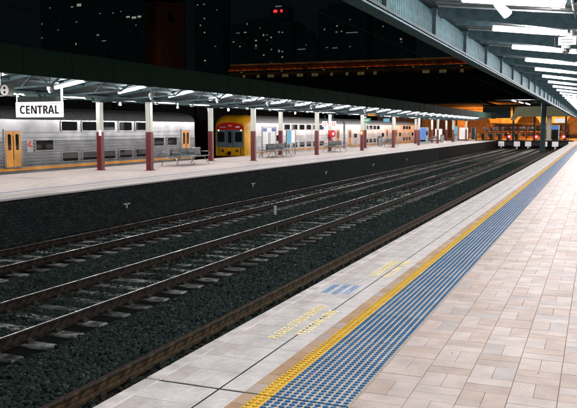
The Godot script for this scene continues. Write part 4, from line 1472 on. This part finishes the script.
func arch_wall(parent: Node, called: String, m: Material, x0: float, x1: float, y0: float, y1: float, arches: Array, z: float, d: float) -> void:
	# wall with arched openings; arches are [centre, half width, spring height]
	var st := mb()
	var xs := x0
	for a in arches:
		span(st, Vector3(xs, y0, z - d), Vector3(a[0] - a[1], y1, z))
		var n := 12
		for k in n:
			var t0 := PI - PI * k / n
			var t1 := PI - PI * (k + 1) / n
			var pa := Vector2(a[0] + cos(t0) * a[1], a[2] + sin(t0) * a[1])
			var pb := Vector2(a[0] + cos(t1) * a[1], a[2] + sin(t1) * a[1])
			quad(st, Vector3(pa.x, pa.y, z), Vector3(pa.x, y1, z), Vector3(pb.x, y1, z), Vector3(pb.x, pb.y, z))
			quad(st, Vector3(pa.x, pa.y, z - d), Vector3(pa.x, pa.y, z), Vector3(pb.x, pb.y, z), Vector3(pb.x, pb.y, z - d))
		xs = a[0] + a[1]
	span(st, Vector3(xs, y0, z - d), Vector3(x1, y1, z))
	part(called, st, m, parent)

func warm_lamp(called: String, label: String, at: Vector3, energy: float) -> void:
	var t := thing(called, label, "lamp", "sodium lamps of the concourse", at)
	var b := mb()
	cyl(b, Vector3(0, 0.0, 0), Vector3(0, -0.14, 0), 0.09, 0.16, 14)
	part("bowl", b, M.sodium_lamp, t)
	var r := mb()
	cyl(r, Vector3(0, 0, 0), Vector3(0, 0.75, 0), 0.02, 0.02, 6)
	part("rod", r, M.dark_paint, t)
	var o := OmniLight3D.new()
	o.name = "lamp_light"
	o.light_color = Color(1.0, 0.62, 0.26)
	o.light_energy = energy
	o.light_size = 0.12
	o.omni_range = 40.0
	o.shadow_enabled = true
	o.position.y = -0.3
	t.add_child(o)

func build_concourse() -> void:
	var F := structure("concourse_floor", "concourse paving behind the buffer stops")
	var st := mb()
	span(st, Vector3(-60, -1.6, -175), Vector3(30, -0.01, -119.2))
	part("paving", st, M.concourse_floor, F)
	var W := mb()
	span(W, Vector3(-21, -1.5, -119.2), Vector3(-2.9, -0.02, -118.9))
	part("end_wall", W, M.mortar, F)
	# hall with arches lit by sodium lamps
	var H := thing("station_hall", "sandstone station hall with round arches glowing orange", "building", "", Vector3(0, 0, -146))
	arch_wall(H, "arcade", M.sandstone, -40.0, 16.0, 0.0, 6.4, [[-34.0, 2.2, 2.4], [-27.5, 2.2, 2.4], [-20.5, 2.2, 2.4], [-11.6, 2.1, 2.2], [-2.4, 2.7, 2.2], [5.6, 2.2, 2.4]], 0.0, 0.7)
	var bk := mb()
	span(bk, Vector3(-40, 0, -6.6), Vector3(16, 6.4, -6.2))
	part("back_wall", bk, M.sandstone, H)
	var cl := mb()
	span(cl, Vector3(-40, 6.4, -6.6), Vector3(16, 6.7, 0.4))
	part("ceiling", cl, M.timber, H)
	var cn := mb()
	span(cn, Vector3(-40, 5.0, 0.0), Vector3(16, 5.25, 0.22))
	span(cn, Vector3(-40, 6.2, 0.0), Vector3(16, 6.5, 0.5))
	part("cornice", cn, M.sandstone_trim, H)
	for x in [-37.2, -30.8, -24.0, -16.0, -7.0, 1.6]:
		var p := mb()
		span(p, Vector3(x - 0.4, 0, 0.0), Vector3(x + 0.4, 5.0, 0.3))
		part("pilaster", p, M.sandstone_trim, H)
	for x in [-14.3, -9.0, -5.6]:
		var q := mb()
		span(q, Vector3(x - 0.9, 0, -6.19), Vector3(x + 0.9, 2.6, -6.0))
		part("doorway", q, M.timber, H)
	var canp := mb()
	span(canp, Vector3(-18, 2.55, 0.3), Vector3(8, 2.75, 2.2))
	part("awning", canp, M.dark_paint, H)
	# timber shopfront under the awning
	for k in 9:
		var x := -19.5 + k * 1.55
		var s := mb()
		span(s, Vector3(x, 0, 0.75), Vector3(x + 1.35, 2.3, 0.85))
		var so := part("shopfront", s, M.timber, H)
		for i in 2:
			for j in 2:
				var g := mb()
				bx(g, Vector3(x + 0.36 + i * 0.62, 0.75 + j * 0.95, 0.86), Vector3(0.5, 0.78, 0.03))
				part("pane", g, M.glass_dark, so)
	for k in 6:
		warm_lamp("sodium_lamp", "orange sodium lamp hanging before the station hall arches", Vector3([-21.0, -15.0, -11.0, -7.2, -3.2, 0.8][k], 4.1, -142.4), 40.0)
	# roof over the concourse with its pale green edge beam
	var R := thing("concourse_shelter", "dark concourse roof with a pale green edge beam past the buffer stops", "roof", "", Vector3(0, 0, -118))
	var rf := mb()
	span(rf, Vector3(-16.0, 5.0, -27.6), Vector3(-4.4, 5.3, 0.2))
	span(rf, Vector3(-44.0, 5.6, -22.0), Vector3(-16.0, 5.9, -2.0))
	part("deck", rf, M.roof_dark, R)
	var gb := mb()
	span(gb, Vector3(-10.9, 3.5, -0.25), Vector3(-2.9, 5.0, 0.0))
	part("green_beam", gb, M.green_paint, R)
	var hb := mb()
	extrude(hb, PackedVector2Array([Vector2(-12.0, 3.0), Vector2(-11.0, 5.0), Vector2(-10.9, 5.0), Vector2(-10.9, 3.45), Vector2(-11.3, 3.0)]), -0.25, 0.02)
	part("green_haunch", hb, M.green_paint, R)
	var db := mb()
	span(db, Vector3(-16.0, 3.3, -0.4), Vector3(-11.95, 4.95, -0.1))
	part("grey_beam", db, M.steel_green, R)
	for a in [[-6.65, -13.0, 0.66, "dark_paint", -0.4], [-6.6, -0.6, 0.62, "column_cream", 0.0]]:
		pass
	var dc := thing("concourse_column", "thick dark green column standing between two tracks before the buffers", "column", "", Vector3(-6.22, BED_Y, -101.0))
	var d1 := mb()
	extrude_up(d1, 0.62, 0.0, 6.3, 0.08)
	part("shaft", d1, M.steel_green, dc)
	var d2 := mb()
	bx(d2, Vector3(0, 6.38, 0), Vector3(2.6, 0.16, 0.9))
	part("bracket", d2, M.steel_green, dc)
	var lc := thing("concourse_column", "pale cream column supporting the green edge beam", "column", "", Vector3(-6.55, 0, -119.6))
	var l1 := mb()
	extrude_up(l1, 0.7, 0.0, 4.9, 0.08)
	part("shaft", l1, M.column_cream, lc)
	var l2 := mb()
	bx(l2, Vector3(0, 0.1, 0), Vector3(0.9, 0.2, 0.9))
	part("base", l2, M.column_cream, lc)
	for a in [[-11.55, -118.6, "thin dark post under the grey beam end"], [-8.6, -119.8, "thin dark post near the cream column"], [-4.2, -119.8, "thin dark post by the platform end"]]:
		var t := thing("roof_post", a[2], "post", "thin dark posts under the concourse roof", Vector3(a[0], 0, a[1]))
		var s := mb()
		extrude_up(s, 0.26, 0.0, 4.98, 0.03)
		part("shaft", s, M.dark_paint, t)
		var s2 := mb()
		bx(s2, Vector3(0, 0.02, 0), Vector3(0.4, 0.04, 0.4))
		part("base_plate", s2, M.dark_paint, t)
	# white illuminated board and kiosk with blue screens
	var ib := thing("hanging_board", "white rectangular board hanging above the blue-screened kiosk", "sign", "", Vector3(-5.0, 2.95, -121.0))
	var i1 := mb()
	bx(i1, Vector3.ZERO, Vector3(1.7, 0.62, 0.12))
	part("board", i1, M.sign_lit, ib)
	for s in [-1, 1]:
		var i2 := mb()
		bx(i2, Vector3(s * 0.7, 1.15, 0), Vector3(0.05, 1.7, 0.05))
		part("hanger", i2, M.dark_paint, ib)
	var K := thing("information_kiosk", "dark kiosk with pale frame and a row of blue screens", "kiosk", "", Vector3(-6.35, 0, -124.0))
	var k1 := mb()
	bx(k1, Vector3(0, 0.75, 0), Vector3(1.9, 1.5, 1.0))
	part("counter", k1, M.dark_paint, K)
	for s in [-1, 1]:
		var k2 := mb()
		bx(k2, Vector3(s * 1.05, 1.15, 0), Vector3(0.16, 2.3, 1.0))
		part("side_frame", k2, M.sign_white, K)
	for i in 3:
		var k3 := mb()
		bx(k3, Vector3(-0.63 + i * 0.63, 1.86, 0.3), Vector3(0.58, 0.5, 0.08))
		part("screen", k3, M.screen_blue, K)
	var k4 := mb()
	bx(k4, Vector3(0, 2.22, 0), Vector3(1.9, 0.12, 1.0))
	part("header", k4, M.sign_white, K)
	# ticket gates and barrier fence
	for k in 7:
		var t := thing("ticket_gate", "grey waist-high ticket gate across the end of the tracks", "gate", "ticket gates behind the buffer stops", Vector3(-19.0 + k * 1.25, 0, -123.0))
		var a := mb()
		bx(a, Vector3(0, 0.5, 0), Vector3(0.28, 1.0, 1.5))
		part("cabinet", a, M.dark_paint, t)
		var b := mb()
		bx(b, Vector3(0, 1.02, 0.2), Vector3(0.22, 0.04, 0.9))
		part("top_plate", b, M.bench_steel, t)
		var c := mb()
		bx(c, Vector3(0.4, 0.75, 0), Vector3(0.5, 0.6, 0.03))
		part("paddle", c, M.sign_orange, t)
	for k in 10:
		var t := thing("barrier_panel", "dark framed barrier panel along the end of the tracks", "barrier", "barrier panels behind the buffers", Vector3(-15.2 + k * 1.2, 0, -120.4))
		for s in [-1, 1]:
			var p := mb()
			bx(p, Vector3(s * 0.55, 0.75, 0), Vector3(0.06, 1.5, 0.06))
			part("post", p, M.dark_paint, t)
		for y in [0.15, 0.8, 1.45]:
			var p2 := mb()
			bx(p2, Vector3(0, y, 0), Vector3(1.04, 0.05, 0.04))
			part("rail", p2, M.dark_paint, t)
	# hanging tube lamps over the tracks before the hall
	for k in 3:
		tube_lamp(Vector3(-9.75 + k * 0.8, 5.2 - k * 0.18, -100.0 - k * 0.5), -0.3, "short fluorescent tube over the tracks before the concourse roof", "tubes before the concourse", 14.0).scale = Vector3(0.5, 1.0, 1.0)
	var gy := thing("lamp_gantry", "dark crossbeam over the tracks carrying three short tubes", "gantry", "", Vector3(-9.0, 5.45, -100.9))
	var g1 := mb()
	bx(g1, Vector3.ZERO, Vector3(6.2, 0.2, 2.6))
	part("beam", g1, M.dark_paint, gy)

# ---------------------------------------------------------------- the city behind
func build_city() -> void:
	# long building with a terracotta roof lit from its gutter
	var B := thing("long_building", "long dark building with an orange lit roof edge and a row of dim windows", "building", "", Vector3(0, 0, -170))
	var w := mb()
	span(w, Vector3(-84.5, -1.6, -12), Vector3(10, 15.2, 0))
	part("wall", w, M.long_wall, B)
	var n := 26
	for k in n:
		var x := -84.5 + k * 3.635
		var st := mb()
		var a := Vector3(x + 0.05, 15.9, 0.5)
		var c := Vector3(x + 3.6, 15.9, 0.5)
		quad(st, a, Vector3(a.x, 17.1, -1.2), Vector3(c.x, 17.1, -1.2), c)
		bx(st, Vector3(x + 1.82, 15.82, 0.35), Vector3(3.55, 0.12, 0.3))
		part("roof_panel", st, M.terracotta, B)
	for k in 24:
		var g := mb()
		bx(g, Vector3(-80.6 + k * 3.75, 14.35, 0.05), Vector3(1.7, 0.8, 0.1))
		var f := part("window", g, M.dark_paint, B)
		for s in [-1, 1]:
			var p := mb()
			bx(p, Vector3(-80.6 + k * 3.75 + s * 0.41, 14.35, 0.11), Vector3(0.74, 0.7, 0.03))
			part("pane", p, M.lit_window_dim if rng.randf() < 0.75 else M.glass_dark, f)
	var par := mb()
	span(par, Vector3(-84.6, 17.1, -3.0), Vector3(10.1, 17.5, -1.2))
	part("parapet", par, M.city_dark, B)
	for k in 9:
		var x := -80.0 + k * 10.5
		var fl := thing("gutter_floodlight", "small orange floodlight aimed at the terracotta roof edge", "floodlight", "floodlights of the long building", Vector3(x, 15.2, -168.0))
		var b := mb()
		bx(b, Vector3.ZERO, Vector3(0.5, 0.16, 0.16))
		part("case", b, M.dark_paint, fl)
		var b2 := mb()
		bx(b2, Vector3(0, -0.08, -0.9), Vector3(0.08, 0.08, 1.8))
		part("arm", b2, M.dark_paint, fl)
		var lens := mb()
		bx(lens, Vector3(0, 0.085, -0.02), Vector3(0.44, 0.02, 0.1))
		part("lens", lens, M.sodium_lamp, fl)
		var l := AreaLight3D.new()
		l.name = "flood_light"
		l.area_size = Vector2(9.0, 0.2)
		l.light_color = Color(1.0, 0.62, 0.30)
		l.light_energy = 5.0
		l.shadow_enabled = true
		l.position = Vector3(0, 0.45, -0.7)
		l.basis = Basis.looking_at(Vector3(0, 0.85, -1.2), Vector3.UP)
		fl.add_child(l)
	# clock tower
	var Tw := thing("clock_tower", "dark red brick clock tower shaft behind the station roofs", "tower", "", Vector3(-99.3, 0, -165), -0.62)
	var t1 := mb()
	bx(t1, Vector3(0, 15.0, 0), Vector3(7.0, 33.0, 7.0))
	part("shaft", t1, M.tower_brick, Tw)
	for y in [31.6, 33.3]:
		var t2 := mb()
		bx(t2, Vector3(0, y, 0), Vector3(7.9, 0.5, 7.9))
		part("cornice", t2, M.tower_trim, Tw)
	var t3 := mb()
	bx(t3, Vector3(0, 38.0, 0), Vector3(6.6, 9.0, 6.6))
	part("clock_stage", t3, M.tower_brick, Tw)
	for f in 4:
		var wn := mb()
		bx(wn, Vector3(0, 28.4, 3.52), Vector3(1.5, 2.2, 0.12))
		var wo := part("window", wn, M.glass_dark, Tw)
		wo.rotation.y = f * PI / 2
		var sl := mb()
		bx(sl, Vector3(0, 27.1, 3.62), Vector3(2.0, 0.3, 0.34))
		part("sill", sl, M.tower_trim, wo)
		for s in [-1, 1]:
			var q := mb()
			bx(q, Vector3(s * 2.95, 16.0, 3.58), Vector3(1.1, 31.0, 0.16))
			part("buttress", q, M.tower_trim, wo)
		var ck := mb()
		cyl(ck, Vector3(0, 38.2, 3.3), Vector3(0, 38.2, 3.42), 2.0, 2.0, 28)
		part("clock_face", ck, M.sandstone_trim, wo)
	var sp := thing("tower_floodlight", "red orange floodlight at the foot of the clock tower", "floodlight", "", Vector3(-97.2, 13.4, -151))
	var b4 := mb()
	bx(b4, Vector3(0, 0, 0), Vector3(0.6, 0.3, 0.4))
	part("case", b4, M.dark_paint, sp)
	var b6 := mb()
	bx(b6, Vector3(0, 0.16, -0.05), Vector3(0.5, 0.02, 0.3))
	part("lens", b6, M.sodium_lamp, sp)
	var b5 := mb()
	bx(b5, Vector3(0, -7.5, 0), Vector3(0.2, 15, 0.2))
	part("pole", b5, M.dark_paint, sp)
	var l4 := SpotLight3D.new()
	l4.name = "flood_light"
	l4.light_color = Color(1.0, 0.66, 0.52)
	l4.light_energy = 12.0
	l4.light_size = 0.3
	l4.spot_angle = 60.0
	l4.spot_range = 60.0
	l4.shadow_enabled = true
	l4.position = Vector3(0, 0.3, 0)
	sp.add_child(l4)
	l4.basis = Basis.looking_at(Vector3(-3.0, 5.0, -10.0), Vector3.UP)
	# dark sheds beyond the trains
	for a in [[-38.0, 7.2, -36.0, "dark shed roof beyond the silver trains"], [-52.0, 8.6, -60.0, "taller dark shed roof beyond the first shed"]]:
		var s := thing("train_shed", a[3], "shed", "dark sheds beyond the trains", Vector3(a[0], 0, a[2]))
		var r := mb()
		extrude(r, PackedVector2Array([Vector2(-5.5, a[1] - 1.2), Vector2(0, a[1]), Vector2(5.5, a[1] - 1.2), Vector2(5.5, a[1] - 1.5), Vector2(0, a[1] - 0.3), Vector2(-5.5, a[1] - 1.5)]), 40.0, -78.0)
		part("roof", r, M.roof_dark, s)
		for k in 9:
			var p := mb()
			bx(p, Vector3(0, a[1] * 0.5 - 1.0, 38.0 - k * 14.2), Vector3(0.3, a[1] + 1.0, 0.3))
			part("post", p, M.roof_dark, s)
		var wl := mb()
		span(wl, Vector3(-5.4, -1.5, -77), Vector3(-5.2, a[1] - 1.3, 39))
		part("back_wall", wl, M.roof_dark, s)
	# office towers
	var towers := CITY
	for t in towers:
		var z: float = t[2]
		var o := thing("office_tower", t[0], "tower", "dark office towers of the skyline", Vector3(t[1], 0, z))
		var m := mb()
		span(m, Vector3(-t[3] * 0.5, -1.6, -t[3] * 0.6), Vector3(t[3] * 0.5, t[4], 0))
		part("block", m, M.city_dark, o)
		var top := mb()
		span(top, Vector3(-t[3] * 0.3, t[4], -t[3] * 0.5), Vector3(t[3] * 0.3, t[4] + 3.0, -2.0))
		part("plant_room", top, M.city_dark, o)
		for q in t[5]:
			var g := mb()
			bx(g, Vector3(q[0] - t[1], q[1], 0.05), Vector3(q[2], q[3], 0.1))
			part("window", g, M[["lit_window", "lit_window_green", "lit_window_cold", "lit_window_dim"][q[4]]], o)
		if t[6] != 0.0:
			var c := mb()
			bx(c, Vector3(t[6], t[4] + 6.0, -9), Vector3(t[3] * 0.3, 9.0, 12.0))
			part("crown", c, M.city_dark, o)
			for s in [-1, 1]:
				var l := mb()
				bx(l, Vector3(t[6] + s * 2.4, t[4] + 7.6, -2.9), Vector3(2.0 + s * -0.6, 1.7, 0.4))
				part("red_lamp", l, M.red_lamp, o)
			var sp2 := mb()
			cyl(sp2, Vector3(t[6], t[4] + 10, -9), Vector3(t[6], t[4] + 24, -9), 0.8, 0.15, 8)
			part("spire", sp2, M.city_dark, o)
			var lt := mb()
			bx(lt, Vector3(t[6], t[4] + 11.0, -2.9), Vector3(5.0, 0.7, 0.3))
			part("crown_light", lt, M.lit_window_cold, o)

# ---------------------------------------------------------------- camera, sky, everything
func _ready() -> void:
	rng.seed = 20240611
	var cam := Camera3D.new()
	cam.name = "camera"
	cam.position = Vector3(0, 1.764, 0)
	cam.rotation_degrees = Vector3(-5.673, 21.963, 0)
	cam.fov = 30.05
	cam.near = 0.1
	cam.far = 2000.0
	add_child(cam)
	cam.current = true
	var e := Environment.new()
	e.background_mode = Environment.BG_SKY
	var sky := Sky.new()
	var sm := ProceduralSkyMaterial.new()
	sm.sky_top_color = Color(0.0016, 0.0029, 0.0033).linear_to_srgb()
	sm.sky_horizon_color = Color(0.0019, 0.0033, 0.0037).linear_to_srgb()
	sm.ground_horizon_color = Color(0.002, 0.003, 0.0032).linear_to_srgb()
	sm.ground_bottom_color = Color(0.001, 0.0015, 0.0016).linear_to_srgb()
	sky.sky_material = sm
	e.sky = sky
	e.tonemap_mode = Environment.TONE_MAPPER_LINEAR
	e.tonemap_exposure = 1.0
	e.sdfgi_enabled = true
	e.ssao_enabled = true
	e.ssil_enabled = true
	var we := WorldEnvironment.new()
	we.name = "environment"
	we.environment = e
	add_child(we)
	var moon := DirectionalLight3D.new()
	moon.name = "moon"
	moon.light_energy = 0.016
	moon.light_color = Color(0.66, 0.88, 0.93)
	moon.light_angular_distance = 10.0
	moon.shadow_enabled = true
	moon.rotation_degrees = Vector3(-38, 28, 0)
	add_child(moon)
	materials()
	build_bed()
	build_near_platform()
	build_tracks()
	build_island()
	build_island_canopy()
	build_near_canopy()
	build_concourse()
	build_city()
	build_trains()
	build_columns()
	build_buffers()
	build_wires()
	build_station_sign()
	build_benches()
	build_furniture()
	build_near_fittings()
	build_island_lights()
	if tube0: tube0.free()
